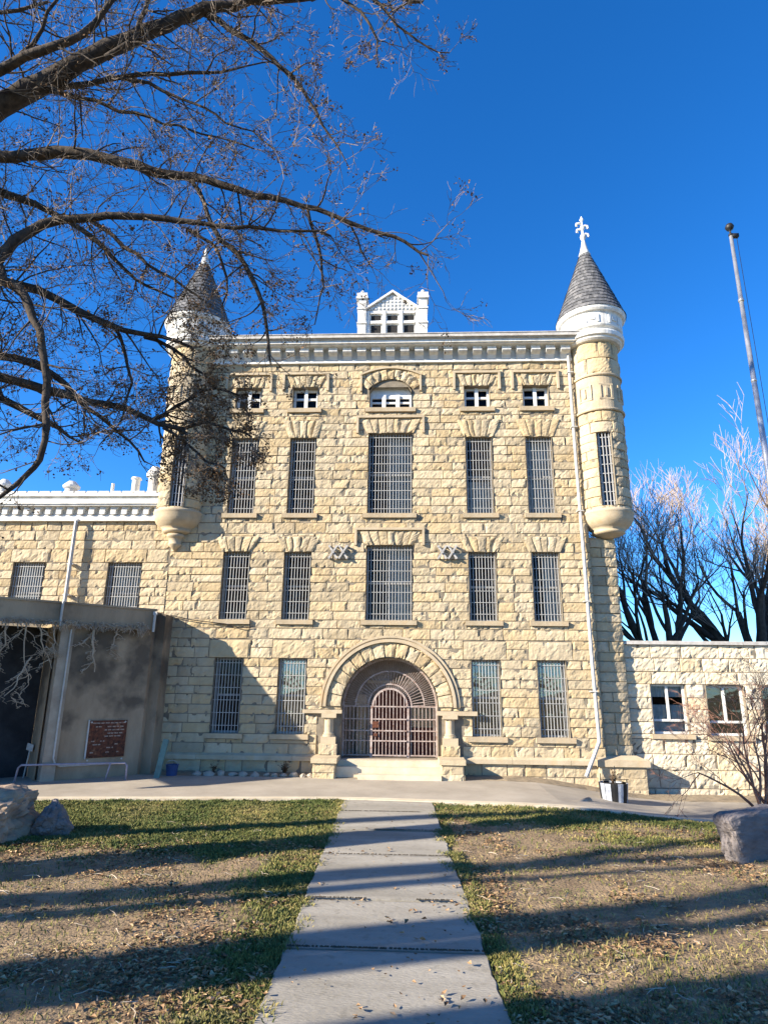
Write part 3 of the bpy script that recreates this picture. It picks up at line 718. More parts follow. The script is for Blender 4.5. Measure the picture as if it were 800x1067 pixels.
    for i in range(nr):
        t0, t1 = i / nr, (i + 1) / nr; za, zb_ = z0 + (ZA - z0) * t0, z0 + (ZA - z0) * t1; ra, rb = rad(t0) + .012, rad(t1) - .006
        for j in range(k):
            o = .5 * (i % 2); p, q = 2 * PI * (j + o) / k, 2 * PI * (j + 1 + o) / k; s2 = ru(-.006, .008)
            mb.add([(cx + (ra + s2) * math.sin(p), cy - (ra + s2) * math.cos(p), za - ru(0, .01)), (cx + (ra + s2) * math.sin(q), cy - (ra + s2) * math.cos(q), za), (cx + rb * math.sin(q), cy - rb * math.cos(q), zb_), (cx + rb * math.sin(p), cy - rb * math.cos(p), zb_)], [(0, 1, 2, 3)], rnd())
    mb.build('cone_roof', M['shingle'], par)
    mb = MB(); z = ZA - .03
    pf = [(.17, z), (.19, z + .02), (.155, z + .10), (.10, z + .32), (.055, z + .56)]
    if side > 0: pf += [(.045, z + .60), (.085, z + .66), (.10, z + .74), (.06, z + .82), (.045, z + .88), (.045, z + 1.0), (.09, z + 1.05), (.06, z + 1.12), (.035, z + 1.2), (.03, z + 1.34), (.07, z + 1.40), (.03, z + 1.48), (0, z + 1.56)]
    else: pf += [(.04, z + .66), (.0, z + .8)]
    mb.lathe((cx, cy, 0), pf, 16)
    if side > 0:   # scrolled leaves
        for s_, zz in ((-1, z + .98), (1, z + 1.12), (1, z + .80), (-1, z + 1.22)):
            mb.tube([(cx, cy, zz), (cx + s_ * .09, cy, zz + .05), (cx + s_ * .17, cy, zz + .03), (cx + s_ * .19, cy, zz - .05), (cx + s_ * .14, cy, zz - .08)], [.03, .04, .045, .035, .015], 6)
    mb.build('finial', M['white'], par, smooth=True)
    return par
M['blackglass'] = mat('black_glass', (.012, .014, .018), .08, bump=0, spec=.6)
turret(-6.82, -1); turret(5.78, 1)
# buttress under the right turret
mb = MB(); bx0, bx1, yb = 5.16, 5.97, D + .14
def pmB(u, v, d):
    t = (u - bx0) / (bx1 - bx0); return (u + d * .25 * t, yb + .12 * t ** 2.2 - d, v)
mb.add([(bx0, yb + .012, -.5), (bx1, yb + .13, -.5), (bx1, yb + .13, 6.5), (bx0, yb + .012, 6.5), (bx1, yb + .9, -.5), (bx1, yb + .9, 6.5)], [(0, 1, 2, 3), (1, 4, 5, 2)])
courses(mb, bx0, bx1, cuts(.55, 6.45, 22), pmB, (), wmin=.3, wmax=.85)
pmBs = lambda u, v, d: (bx1 + d, u, v)
courses(mb, yb + .12, yb + .8, cuts(.55, 6.45, 22), pmBs, (), wmin=.3, wmax=.7)
mb.build('buttress', M['stone'], BLD)
mb = MB(); pmP = lambda u, v, d: (u, D - .08 - d, v); pmQ = lambda u, v, d: (6.17 + d, u, v)
mb.box(4.95, 6.17, D - .08, D + .6, -.6, .34)
courses(mb, 4.95, 6.17, cuts(-.5, .34, 3), pmP, (), wmin=.4, wmax=.7); courses(mb, D - .08, D + .6, cuts(-.5, .34, 3), pmQ, (), wmin=.3, wmax=.6)
mb.build('buttress_base', M['stone'], BLD)
mb = MB(); mb.box(4.90, 6.25, D - .17, D + .6, .342, .50); mb.add([(4.92, D - .15, .501), (6.22, D - .15, .501), (6.0, D + .12, .60), (4.95, D + .02, .60)], [(0, 1, 2, 3)])
mb.build('buttress_cap', M['dressed'], BLD)
# downspout
mb = MB(); px = 4.94
mb.tube([(px + .06, D - .30, 12.6), (px + .03, D - .2, 12.4), (px, D - .13, 12.2), (px, D - .13, 9), (px + .02, D - .13, 6), (px + .03, D - .13, 3), (px + .06, D - .13, 1.05), (px + .05, D - .16, .95), (px - .22, D - .30, .46), (px - .42, D - .42, .12)], .05, 8)
for z in (2.2, 4.6, 7.2, 9.8, 11.6): mb.box(px - .08, px + .1, D - .19, D - .02, z, z + .03)
mb.build('downspout', M['pipe_white'], BLD)
# gate ---------------------------------------------------------------
gyy = D + .34
mb = MB()
arcband(mb, DX, DS, DR - .05, DR, gyy - .03, gyy + .03, n=40)
arcband(mb, DX, DS, .93, .965, gyy - .012, gyy + .012, n=32)
IR = .50; IZ = DS + .05
arcband(mb, DX, DS + .0, IR - .055, IR, gyy - .035, gyy + .03, n=24)
arcband(mb, DX, DS, IR + .08, IR + .115, gyy - .012, gyy + .012, n=24)
n = 62
for i in range(n):
    a = PI * (i + .5) / n; r0 = IR + .11 if i % 2 == 0 else .93
    mb.tube([(DX + r0 * math.cos(a), gyy, DS + r0 * math.sin(a)), (DX + (DR - .04) * math.cos(a), gyy, DS + (DR - .04) * math.sin(a))], .0085, 4, False)
n = 34
for i in range(n):
    a = PI * (i + .5) / n; mb.tube([(DX + IR * math.cos(a), gyy + .01, DS + IR * math.sin(a)), (DX + .94 * math.cos(a), gyy + .01, DS + .94 * math.sin(a))], .0075, 4, False)
for s_ in (-1, 1):
    mb.box(DX + s_ * 1.27 - .025, DX + s_ * 1.27 + .025, gyy - .031, gyy + .031, DT + .02, DS)
    mb.box(DX + s_ * .5 - .03, DX + s_ * .5 + .03, gyy - .036, gyy + .031, DT, DS + .02)
    for z in (DT + .06, .86, 1.12, 1.42, DS): mb.box(min(DX + s_ * .53, DX + s_ * 1.25), max(DX + s_ * .53, DX + s_ * 1.25), gyy - .016, gyy - .004, z - .015, z + .015)
    for i in range(7):
        x = DX + s_ * (.53 + .72 * (i + .5) / 7); mb.box(x - .0095, x + .0095, gyy - .003, gyy + .016, DT + .04, DS)
gt = mb.build('gate', M['gate'], BLD)
mb = MB()
for i in range(9):
    x = -.44 + .88 * (i + .5) / 9; zt_ = DS + math.sqrt(max(0, .45 ** 2 - x * x)); mb.box(DX + x - .0105, DX + x + .0105, gyy - .05, gyy - .03, DT + .03, zt_)
for z in (DT + .06, .86, 1.12, 1.42, DS): mb.box(DX - .46, DX + .46, gyy - .066, gyy - .051, z - .017, z + .017)
mb.build('gate_leaf', M['gate'], gt)
mb = MB(); mb.box(DX - .47, DX - .30, gyy - .09, gyy - .067, 1.2, 1.36); mb.box(DX - .44, DX - .34, gyy - .085, gyy - .067, .98, 1.05)
mb.build('lock', M['rust'], gt)
# vestibule behind the gate
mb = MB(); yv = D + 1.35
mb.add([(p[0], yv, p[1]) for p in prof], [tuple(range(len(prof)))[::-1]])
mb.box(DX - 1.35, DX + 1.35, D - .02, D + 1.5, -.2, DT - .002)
mb.build('vestibule_wall', mat('vestibule_plaster', (.30, .25, .19), .9, scale=2, bump=.2), gt)  # tan plaster mottled at random
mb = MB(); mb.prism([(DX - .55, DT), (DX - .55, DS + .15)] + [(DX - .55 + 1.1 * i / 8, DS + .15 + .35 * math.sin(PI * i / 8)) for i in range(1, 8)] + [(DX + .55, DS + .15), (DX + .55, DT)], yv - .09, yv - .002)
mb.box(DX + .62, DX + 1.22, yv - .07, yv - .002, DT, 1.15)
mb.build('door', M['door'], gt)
mb = MB(); mb.box(DX - 1.0, DX - .72, yv - .06, yv - .003, DT, DS + .3); mb.box(DX + .60, DX + 1.24, yv - .05, yv - .003, 1.16, 1.72); mb.box(DX - .7, DX + .7, yv - .06, yv - .003, DS + .62, DS + .70)
mb.build('door_trim', M['dressed'], gt)
# little columns, pedestals, steps
for s_ in (-1, 1):
    x = DX + s_ * 1.62; cyy = D - .02
    mb = MB(); mb.lathe((x, cyy, 0), [(.0, .98), (.17, .98), (.17, 1.02), (.14, 1.03), (.15, 1.06), (.125, 1.08), (.12, 1.42), (.14, 1.44), (.14, 1.46), (.0, 1.46)], 20)
    co_ = mb.build('column', M['dressed'], BLD, smooth=False)
    mb = MB(); mb.box(x - .2, x + .2, cyy - .16, cyy + .1, 1.461, 1.569); mb.build('column_capital', M['dressed'], co_); mb = MB(); mb.box(x - .2, x + .2, cyy - .17, cyy + .1, .80, .979); mb.build('column_block', M['dressed'], co_)
    mb = MB(); mb.box(x - .29, x + .3, D + .02, D + .3, .5, 1.56); mb.build('column_recess', M['dressed'], co_)
    mb = MB(); pmd = lambda u, v, d: (u, D - .30 - d, v)
    mb.box(x - .24, x + .24, D - .2, D + .1, .4, .80); stone(mb, ((x - .24, .53), (x + .24, .53), (x + .24, .79), (x - .24, .79)), lambda u, v, d: (u, D - .20 - d, v), .025, .02, .06)
    mb.build('pedestal_upper', M['stone'], co_)
    yf = D - .85
    mb = MB(); mb.box(x - .27, x + .27, yf, D, -.2, .40)
    courses(mb, x - .27, x + .27, [-.1, .17, .39], lambda u, v, d: (u, yf - d, v), (), wmin=.3, wmax=.6)
    courses(mb, yf, D - .1, [-.1, .17, .39], lambda u, v, d: (x - .27 - d, u, v), (), wmin=.3, wmax=.5)
    courses(mb, yf, D - .1, [-.1, .17, .39], lambda u, v, d: (x + .27 + d, u, v), (), wmin=.3, wmax=.5)
    mb.box(x - .33, x + .33, yf - .07, D, .401, .52)
    mb.build('pedestal', M['stone'], BLD)
mb = MB()
mb.box(DX - 1.345, DX + 1.345, D - .35, D - .021, -.2, DT - .003); mb.box(DX - 1.34, DX + 1.34, D - .62, D - .351, -.2, .29); mb.box(DX - .75, DX + 1.34, D - .95, D - .621, -.2, .15)
mb.build('entrance_steps', M['step'], BLD)
# star anchors (XX) on the facade
for xc in (U(352.5, 576, D).x, U(465.5, 577, D).x):
    for dx in (-.14, .15):
        mb = MB()
        for s_ in (-1, 1):
            for (w_, y_) in ((.026, .09),):
                c, s2 = math.cos(R(58) * s_), math.sin(R(58) * s_); hl = .20
                mb.prism([(xc + dx - c * hl - s2 * w_, 6.0 - s2 * hl + c * w_), (xc + dx - c * hl + s2 * w_, 6.0 - s2 * hl - c * w_), (xc + dx + c * hl + s2 * w_, 6.0 + s2 * hl - c * w_), (xc + dx + c * hl - s2 * w_, 6.0 + s2 * hl + c * w_)], D - .15 - .012 * s_, D - .10 - .012 * s_)
                for e in (-1, 1): mb.tube([(xc + dx + e * c * hl, D - .15, 6.0 + e * s2 * hl), (xc + dx + e * c * hl, D - .02, 6.0 + e * s2 * hl)], .035, 6)
        mb.tube([(xc + dx, D - .18, 6.0), (xc + dx, D, 6.0)], .045, 8)
        mb.build('wall_anchor', M['ironx'], BLD)
# thin black strand standing in for a shadow line on the wall
mb = MB(); mb.tube([U(178, 641, D - .09), U(200, 646, D - .1), U(235, 650, D - .1), U(250, 654, D - .09), U(262, 653, D - .09)], .012, 5)
tag(mb.build('wall_shadow_strand', M['black']), 'thin black strand standing in for a shadow line on the stone wall just right of the concrete annexe', 'shadow line')

# ================================================================== left wing
WG = empty('stone_wing', (-10, D, 0), 'lower tan stone wing with white toothed cornice left of the tall block', 'building')
mb = MB(); wx0, wx1 = -15.5, -6.95
wh = []
for (xa, xb, yt) in ((13, 46, 586), (112, 147, 586)):
    a = U(xa, 600, D).x; b = U(xb, 600, D).x; wh.append((a, b, 3.95, U(30, 586, D).z))
wh.append((-14.3, -13.3, 3.95, wh[0][3]))
wallgrid(mb, wx0, wx1, -.3, 7.6, wh, pmF, rev=.28)
mb.add([(wx0, D, -.3), (wx0, D + 10, -.3), (wx0, D + 10, 7.6), (wx0, D, 7.6)], [(0, 1, 2, 3)]); mb.build('wall', M['mortar'], WG)
mb = MB(); hh_ = wh + [(h[0] - .12, h[1] + .12, 3.82, 3.95) for h in wh] + [(h[0] - .12, h[1] + .12, h[3], h[3] + .4) for h in wh]
zt = wh[0][3]
courses(mb, wx0, wx1, zlist([(2.4, 3.95, 6), (3.95, zt, 7), (zt, zt + .4, 1), (zt + .4, 6.95, 3)]), pmF, hh_, wmin=.34, wmax=.8)
courses(mb, wx0, wx1, zlist([(-.2, 2.4, 9)]), pmF, (), wmin=.34, wmax=.8, cell=.15)
for h in wh: stone(mb, ((h[0] - .12, h[3]), (h[1] + .12, h[3]), (h[1] + .12, h[3] + .4), (h[0] - .12, h[3] + .4)), pmF, .035, .03)
mb.build('stonework', M['stone'], WG)
for h in wh:
    f = barred(WG, h[0], h[1], h[2], h[3], 13, 6, 1)
mb = MB()
mb.box(wx0, wx1 + .1, D - .14, D + .2, 6.93, 7.10); mb.box(wx0, wx1 + .1, D - .06, D + .2, 7.101, 7.35)
mb.box(wx0, wx1 + .1, D - .30, D + .2, 7.351, 7.40); mb.box(wx0, wx1 + .1, D - .34, D + .2, 7.401, 7.55); mb.box(wx0, wx1 + .1, D - .26, D + .2, 7.551, 7.63); mb.box(wx0, wx1 + .1, D - .36, D + 10, 7.631, 7.72)
mb.build('cornice', M['white'], WG)
x = wx0 + .1
while x < wx1 - .1:
    mb = MB(); mb.prism([(x, 7.349), (x, 7.12), (x + .05, 7.11), (x + .11, 7.11), (x + .16, 7.12), (x + .16, 7.24), (x + .235, 7.345)], D - .2, D - .061); x += .33
    mb.build('bracket', M['white'], WG)
x = wx0 + .2
while x < wx1 - .3:
    mb = MB(); mb.box(x, x + .30, D - .30, D - .1, 7.721, 7.80); x += .36
    mb.build('parapet_block', M['white'], WG)
# roof ventilators
def vent(px, py0, py1, r, kind, lab, y=D + 1.2):
    p = U(px, py1, y); zt_ = U(px, py0, y).z; z0 = 7.72
    mb = MB(); h = zt_ - z0
    if kind == 0: mb.lathe((p.x, y, z0), [(r * .8, 0), (r * .8, h * .72), (r * 1.15, h * .74), (r * 1.2, h * .82), (r * .9, h * .9), (r * .5, h), (0, h)], 20)
    elif kind == 1: mb.lathe((p.x, y, z0), [(r, 0), (r * .95, h * .9), (r * 1.3, h * .91), (r * 1.1, h * .97), (0, h)], 20)
    else: mb.lathe((p.x, y, z0), [(r, 0), (r, h), (0, h)], 12)
    o = mb.build('roof_vent', M['white'], smooth=False); tag(o, lab, 'roof vent', 'vents on the wing roof')
    if kind != 2: mb = MB(); mb.lathe((p.x, y, z0), [(r * .82, h * .55), (r * .84, h * .56), (r * .84, h * .68), (r * .82, h * .69)], 20); mb.build('vent_band', M['gutter'], o)
vent(160, 487, 512, .22, 0, 'squat capped white roof vent touching the left turret')
vent(141, 497, 513, .13, 1, 'narrow white cylinder vent with wide cap on the wing roof')
vent(117, 504, 514, .05, 2, 'thin white vent pipe on the wing roof')
vent(74, 502, 514, .22, 0, 'low capped white roof vent behind the hanging twigs')
vent(4, 500, 513, .20, 0, 'capped white roof vent at the far left of the wing roof')
# vertical white pipe on the wing
mb = MB(); a = U(78, 556, D - .2); b = U(68, 628, D - .2)
x_ = a.x; mb.tube([(x_, D - .05, 7.0), (x_, D - .2, 6.9), (x_, D - .2, 2.5)], .055, 8); mb.box(x_ - .09, x_ + .09, D - .22, D - .02, 5.6, 5.64); mb.box(x_ - .09, x_ + .09, D - .22, D - .02, 4.7, 4.74)
tag(mb.build('drain_pipe', M['pipe_white']), 'white drain pipe running down the stone wing between its two barred windows', 'drain pipe')

# ================================================================== concrete annexe on the left
_ax = U(161, 637, 17.1).x; AR = Vector((_ax, 17.10)); AL = Vector((_ax - 3.05, 14.5)); dr = (AL - AR).normalized(); nn = Vector((-dr.y, dr.x))
if nn.y > 0: nn = -nn      # outward normal, towards the viewer
AZ = U(163, 637, 17.1).z; ZF = U(163, 657, 17.1).z
L_ = 9.0
def A(u, d, z): p = AR + dr * u + nn * d; return (p.x, p.y, z)
def abox(mb, u0, u1, d0, d1, z0, z1):
    v = [A(u0, d0, z0), A(u1, d0, z0), A(u1, d1, z0), A(u0, d1, z0), A(u0, d0, z1), A(u1, d0, z1), A(u1, d1, z1), A(u0, d1, z1)]
    mb.add(v, [(0, 3, 2, 1), (4, 5, 6, 7), (0, 1, 5, 4), (1, 2, 6, 5), (2, 3, 7, 6), (3, 0, 4, 7)])
AN = empty('concrete_annexe', (AR.x, AR.y, 0), 'low grey concrete annexe with flat roof band and dried vines at left', 'building')
def au(px, py, d=0):    # distance along the annexe wall at this photo point
    r_ = ray(px, py); O = AR + nn * d
    # solve CAM + r t = O + dr u
    det = r_.x * (-dr.y) - r_.y * (-dr.x); bx, by = O.x - CAM.x, O.y - CAM.y
    t = (bx * (-dr.y) - by * (-dr.x)) / det; u = (r_.x * by - r_.y * bx) / det
    return u, CAM.z + r_.z * t
uo, _ = au(78, 655); uo2, _ = au(62, 655)
mb = MB()
abox(mb, 0, uo, -.12, 0, -.2, ZF); abox(mb, uo2, uo2 + .02, -1.2, -.3, -.2, ZF)

mb.add([(AR.x, AR.y, -.2), (AR.x + .02, D, -.2), (AR.x + .02, D, AZ), (AR.x, AR.y, AZ)], [(0, 1, 2, 3)]);
mb.box(AR.x - .7, AR.x + .26, 17.3, D, -.2, AZ - .06)
mb.build('wall', M['concrete'], AN)
mb = MB(); abox(mb, -.01, L_, 0, .14, ZF, AZ); abox(mb, 0, L_, -2.6, 0, AZ - .2, AZ - .04); abox(mb, -.03, L_, -.03, .17, AZ + .001, AZ + .05)
mb.build('roof_band', M['concrete'], AN)
mb = MB(); abox(mb, uo + .001, uo2 - .05, -.75, .04, -.2, ZF - .001); mb.build('pilaster', mat('tan_concrete', (.40, .34, .26), .9, col2=(.27, .22, .17), scale=2, bump=.3), AN)
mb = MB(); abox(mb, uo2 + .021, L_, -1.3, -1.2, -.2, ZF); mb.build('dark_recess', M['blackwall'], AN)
# sheets' downspout at the corner
mb = MB(); mb.tube([A(.03, .20, AZ - .05), A(.04, .20, ZF - .05)], .035, 6); mb.box(A(.03, .2, 0)[0] - .05, A(.03, .2, 0)[0] + .05, A(.03, .2, 0)[1] - .03, A(.03, .2, 0)[1] + .03, AZ - .12, AZ - .03)
mb.build('spout', M['pipe_white'], AN)
mb = MB(); u1, z1 = au(66, 628, .16); u2, z2 = au(62, 655, .16)
mb.tube([A(u1, .18, AZ + .05), A(u1, .18, ZF - .05)], .03, 6)
mb.build('band_conduit', M['pipe_white'], AN)
u3, z3 = au(74, 660, .05); ub, zb_ = au(56, 795, .05)
um = u3
mb = MB(); mb.tube([A(um, .06, ZF - .1), A(um, .06, .55), A(um - .05, .06, .42), A(um - .18, .06, .36), A(um - 1.2, .06, .35), A(.35, .06, .34)], .022, 6)
tag(mb.build('wall_conduit', M['pipe_white']), 'thin pale pipe dropping down the annexe wall and bending along its foot', 'pipe')
# rusty sign
ua, za = au(94, 751, .03); ub, zb_ = au(129, 788, .03)
SG = empty('rusty_sign', A((ua + ub) / 2, .03, zb_), 'rusty brown sign plate with faded white lettering on the annexe wall', 'sign')
mb = MB(); abox(mb, ub, ua, .012, .035, zb_, za); mb.build('plate', M['rust'], SG)
mb = MB(); rr_ = 9; hgt = (za - zb_)
words = [(0.10, .92, 3), (.18, .30, 1), (.48, .86, 2), (.42, .90, 2), (.50, .88, 2), (.42, .84, 2), (.10, .7, 3), (.15, .85, 3), (.2, .7, 2), (.1, .8, 3)]
rowz = [.93, .83, .83, .74, .65, .57, .44, .35, .26, .14]
for (a_, b_, k), rz in zip(words, rowz):
    x = a_
    while x < b_:
        w_ = ru(.04, .11); 
        if rz > .5 or rnd() < .55:
            u_ = ub + (ua - ub) * (1 - x); xx = x
            while xx < x + w_:
                u_ = ua + (ub - ua) * xx; abox(mb, u_ - .011, u_, .0352, .038, zb_ + hgt * rz - .014, zb_ + hgt * rz + .014); xx += .022
        x += w_ + .03
mb.build('lettering', M['lettering'], SG)
mb = MB()
abox(mb, ua, ua + .03, .01, .06, zb_ - .02, za + .02)
for (u_, z_) in ((ua - .05, za - .04), (ub + .05, za - .04), (ua - .05, zb_ - .05), (ub + .05, zb_ - .05)): mb.tube([A(u_, .03, z_), A(u_, .05, z_)], .022, 8)
mb.build('fixings', M['pipe_white'], SG)
# lilac pipe rail
mb = MB(); P0 = G(17, 815, .05); P1 = G(131, 812, .05); h = .42
Q0, Q1 = Vector((P0.x, P0.y, h)), Vector((P1.x, P1.y, h))
mb.tube([(P0.x - .05, P0.y, 0), (Q0.x, Q0.y, h - .06), (Q0.x + .06, Q0.y + .01, h), (Q1.x - .06, Q1.y, h), (Q1.x, Q1.y, h - .06), (P1.x, P1.y, 0)], .024, 8)
q = P0.lerp(P1, .82); mb.tube([(q.x + .05, q.y, h), (q.x - .05, q.y + .02, 0)], .02, 6)
tag(mb.build('pipe_rail', M['lilac'], smooth=True), 'low lilac painted pipe rail standing in front of the annexe', 'rail')
mb = MB(); p = G(160, 812, .03); mb.box(p.x - .07, p.x + .07, 16.55, 16.62, 0, .95); 
o = mb.build('leaning_board', M['green'], loc=(p.x, 16.6, 0)); o.rotation_euler = (R(-8), R(7), 0); tag(o, 'narrow sea green board leaning against the annexe corner', 'board')
mb = MB(); p = G(171, 811, .03); x, y = p.x, 17.1
mb.lathe((x, y, .03), [(0, 0), (.13, 0), (.155, .24), (.165, .25), (.165, .27), (.145, .27), (.12, .02), (0, .02)], 20)
bk = tag(mb.build('blue_bucket', M['blue']), 'small blue bucket on the ground where annexe meets stone wall', 'bucket')
mb = MB(); mb.tube([(x - .16, y, .29), (x - .1, y - .06, .38), (x, y - .08, .41), (x + .1, y - .06, .38), (x + .16, y, .29)], .006, 5); mb.build('handle', M['steel'], bk)
# stake sign
ST = G(20, 815, .0); mb = MB(); mb.box(-.015, .015, -.01, .01, 0, .72); o = mb.build('stake_sign', M['pipe_white'], loc=(0, 0, 0)); o.location = (ST.x - .15, ST.y + .4, 0); o.rotation_euler = (0, R(9), R(-25)); WL[o.name] = Vector((0, 0, 0))
tag(o, 'small blank grey sign on a leaning stake before the dark recess', 'sign'); mb = MB(); mb.box(-.12, .12, -.025, -.011, .68, .84); mb.build('sign_board', M['gutter'], o)

# vines hanging from the annexe roof band
def vine(u, z, ln, sway, seed_, lab, r=.021):
    random.seed(seed_); mb = MB()
    def strand(u, d, z, ln, r, du, lev):
        pts = []; n = 9; uu, dd, zz = u, d, z
        for i in range(n):
            pts.append(A(uu, dd, zz)); uu += du * ln / n + ru(-.05, .05); dd += ru(-.02, .025); dd = max(.02, min(.3, dd)); zz -= ln / n * ru(.5, 1.3)
        mb.tube(pts, [r * (1 - i / n * .7) for i in range(n)], 4, False)
        if lev < 2:
            for _ in range(5):
                i = random.randrange(1, n - 1); k = (random.random() - .5)
                strand(u + du * ln * i / n, .06, z - ln * i / n, ln * ru(.2, .45), r * .55, k * 2.2, lev + 1)
    strand(u, .12, z, ln, r, sway, 0)
    tag(mb.build('dry_vine', M['vine']), lab, 'vine', 'dried vines on the annexe')
VL = [(au(4, 665)[0], 1.2, .1), (au(22, 660)[0], 1.6, -.25), (au(40, 662)[0], 1.3, -.35), (au(96, 660)[0], 1.3, -.12), (au(30, 700)[0], 1.2, .3), (au(120, 658)[0], .7, .1), (au(58, 660)[0], .9, .05)]
labs = ['dried vine hanging at the left edge of the dark recess', 'long forked dried vine over the dark recess', 'dried vine slanting across the dark recess toward the pilaster', 'pale dried vine hanging above the rusty sign',
        'short low dried vine inside the dark recess', 'thin dried vine tendril right of the sign on the annexe wall', 'dried vine tuft on the pilaster top']
for i, ((u, ln, sw_), lb) in enumerate(zip(VL, labs)): vine(u, ZF + (.05 if i != 4 else -.8), ln, sw_, 50 + i, lb, .034 if i == 3 else .021)
random.seed(21)
mb = MB()
for i in range(900):
    u = (.2 + (L_ - 3) * rnd() ** 1.1); big = noise.noise(Vector((u * 1.6, 0, 0))) + .25
    d = .16; z = ZF + ru(-.02, .06); l = ru(.06, .16) + max(0, big) * .25
    pts = [A(u, d, z)]; uu, zz, vz_ = u, z, ru(-.3, 1)
    for k in range(4): uu += ru(-.05, .05); d += ru(-.01, .04); zz += l / 4 * vz_; vz_ -= .4; pts.append(A(uu, d, zz))
    mb.tube(pts, [.012, .011, .009, .007, .005], 3, False)
tag(mb.build('vine_tangle', M['vine']), 'tangle of dry vine stems fringing the annexe roof band', 'vine', kind='stuff')

# ================================================================== right annexe
RY = D + .42; RA = empty('stone_annexe', (8, RY, -.4), 'single storey pale stone annexe with two white sash windows at right', 'building')
pmR = lambda u, v, d: (u, RY - d, v)
rz0 = -.6; rzt = U(720, 672, RY).z
rw = []
for (xa, xb, ya, yb_) in ((679, 716, 713, 765), (737, 777, 714, 766)): rw.append((U(xa, 740, RY).x, U(xb, 740, RY).x, U(700, yb_, RY).z, U(700, ya, RY).z))
rw.append((rw[1][0] + (rw[1][0] - rw[0][0]), rw[1][1] + (rw[1][0] - rw[0][0]), rw[1][2], rw[1][3]))
mb = MB(); rx1 = 18
wallgrid(mb, 5.9, rx1, rz0, rzt, rw, pmR, rev=.22)
mb.build('wall', M['mortar'], RA)
mb = MB(); z_a, z_b = rw[0][2], rw[0][3]
hs2 = rw + [(h[0] - .1, h[1] + .1, h[2] - .12, h[2]) for h in rw]
courses(mb, 5.9, rx1, zlist([(rz0, z_a - .12, 4), (z_a - .12, z_a, 1), (z_a, z_b, 4), (z_b, rzt, 3)]), pmR, hs2, wmin=.45, wmax=1.0, depth=.03, rough=.036)
mb.build('stonework', M['pale_stone'], RA)
mb = MB(); mb.box(5.9, rx1, RY - .10, RY + .5, rzt + .001, rzt + .10); mb.box(5.9, rx1, RY + .5, RY + 5, rzt - .05, rzt + .03); mb.build('coping', M['gutter'], RA)
for i, h in enumerate(rw):
    a, b, z0, z1 = h; zm = z0 + (z1 - z0) * .27
    mb = MB(); frame_boxes(mb, a, b, z0, z1, RY + .10, .06, (), (zm,), .07); xm = (a + b) / 2; mb.box(xm - .03, xm + .03, RY + .095, RY + .16, zm, z1 - .06)
    f = mb.build('window', M['white'], RA)
    mb = MB(); mb.add([(a, RY + .14, z0), (b, RY + .14, z0), (b, RY + .14, z1), (a, RY + .14, z1)], [(0, 1, 2, 3)]); mb.build('pane', M['glass'] if i == 0 else glass('sky_glass', (.6, .65, .7), .62), f)
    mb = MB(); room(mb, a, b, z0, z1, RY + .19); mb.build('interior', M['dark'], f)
    if i == 0:
        mb = MB(); curtain(mb, a + .03, b - .03, z1 - (z1 - z0) * .26, z1, RY + .22); curtain(mb, a + .03, b - .03, z0, z0 + (z1 - z0) * .58, RY + .22); mb.build('curtain', M['curtain'], f)
    mb = MB(); mb.box(a - .1, b + .1, RY - .10, RY + .2, z0 - .12, z0 - .001); mb.build('sill', M['dressed'], f)

# ================================================================== flagpole
mb = MB(); FY = 13.0; pt = U(763, 246, FY); pb = U(800, 505, FY); fx = (pt.x + pb.x) / 2
mb.tube([(fx, FY, 0), (fx, FY, 3), (fx, FY, pt.z)], [.085, .08, .04], 12)
for z in (pt.z * .70, pt.z * .86): mb.tube([(fx, FY, z), (fx, FY, z + .06)], .062, 10)
fp = tag(mb.build('flagpole', M['steel'], smooth=True), 'tall galvanised flagpole with dark ball top rising at the right edge', 'flagpole')
mb = MB(); mb.lathe((fx, FY, pt.z), [(.0, 0), (.05, .01), (.05, .05), (.02, .07), (.02, .16), (.07, .18), (.10, .25), (.07, .32), (0, .34)], 14); mb.box(fx, fx + .17, FY - .04, FY + .04, pt.z - .04, pt.z + .05)
mb.build('finial', M['black'], fp, smooth=True)
mb = MB(); mb.tube([(fx + .13, FY, pt.z), (fx + .15, FY - .02, pt.z / 2), (fx + .1, FY, 1.2)], .006, 4, False); mb.build('halyard', M['black'], fp)

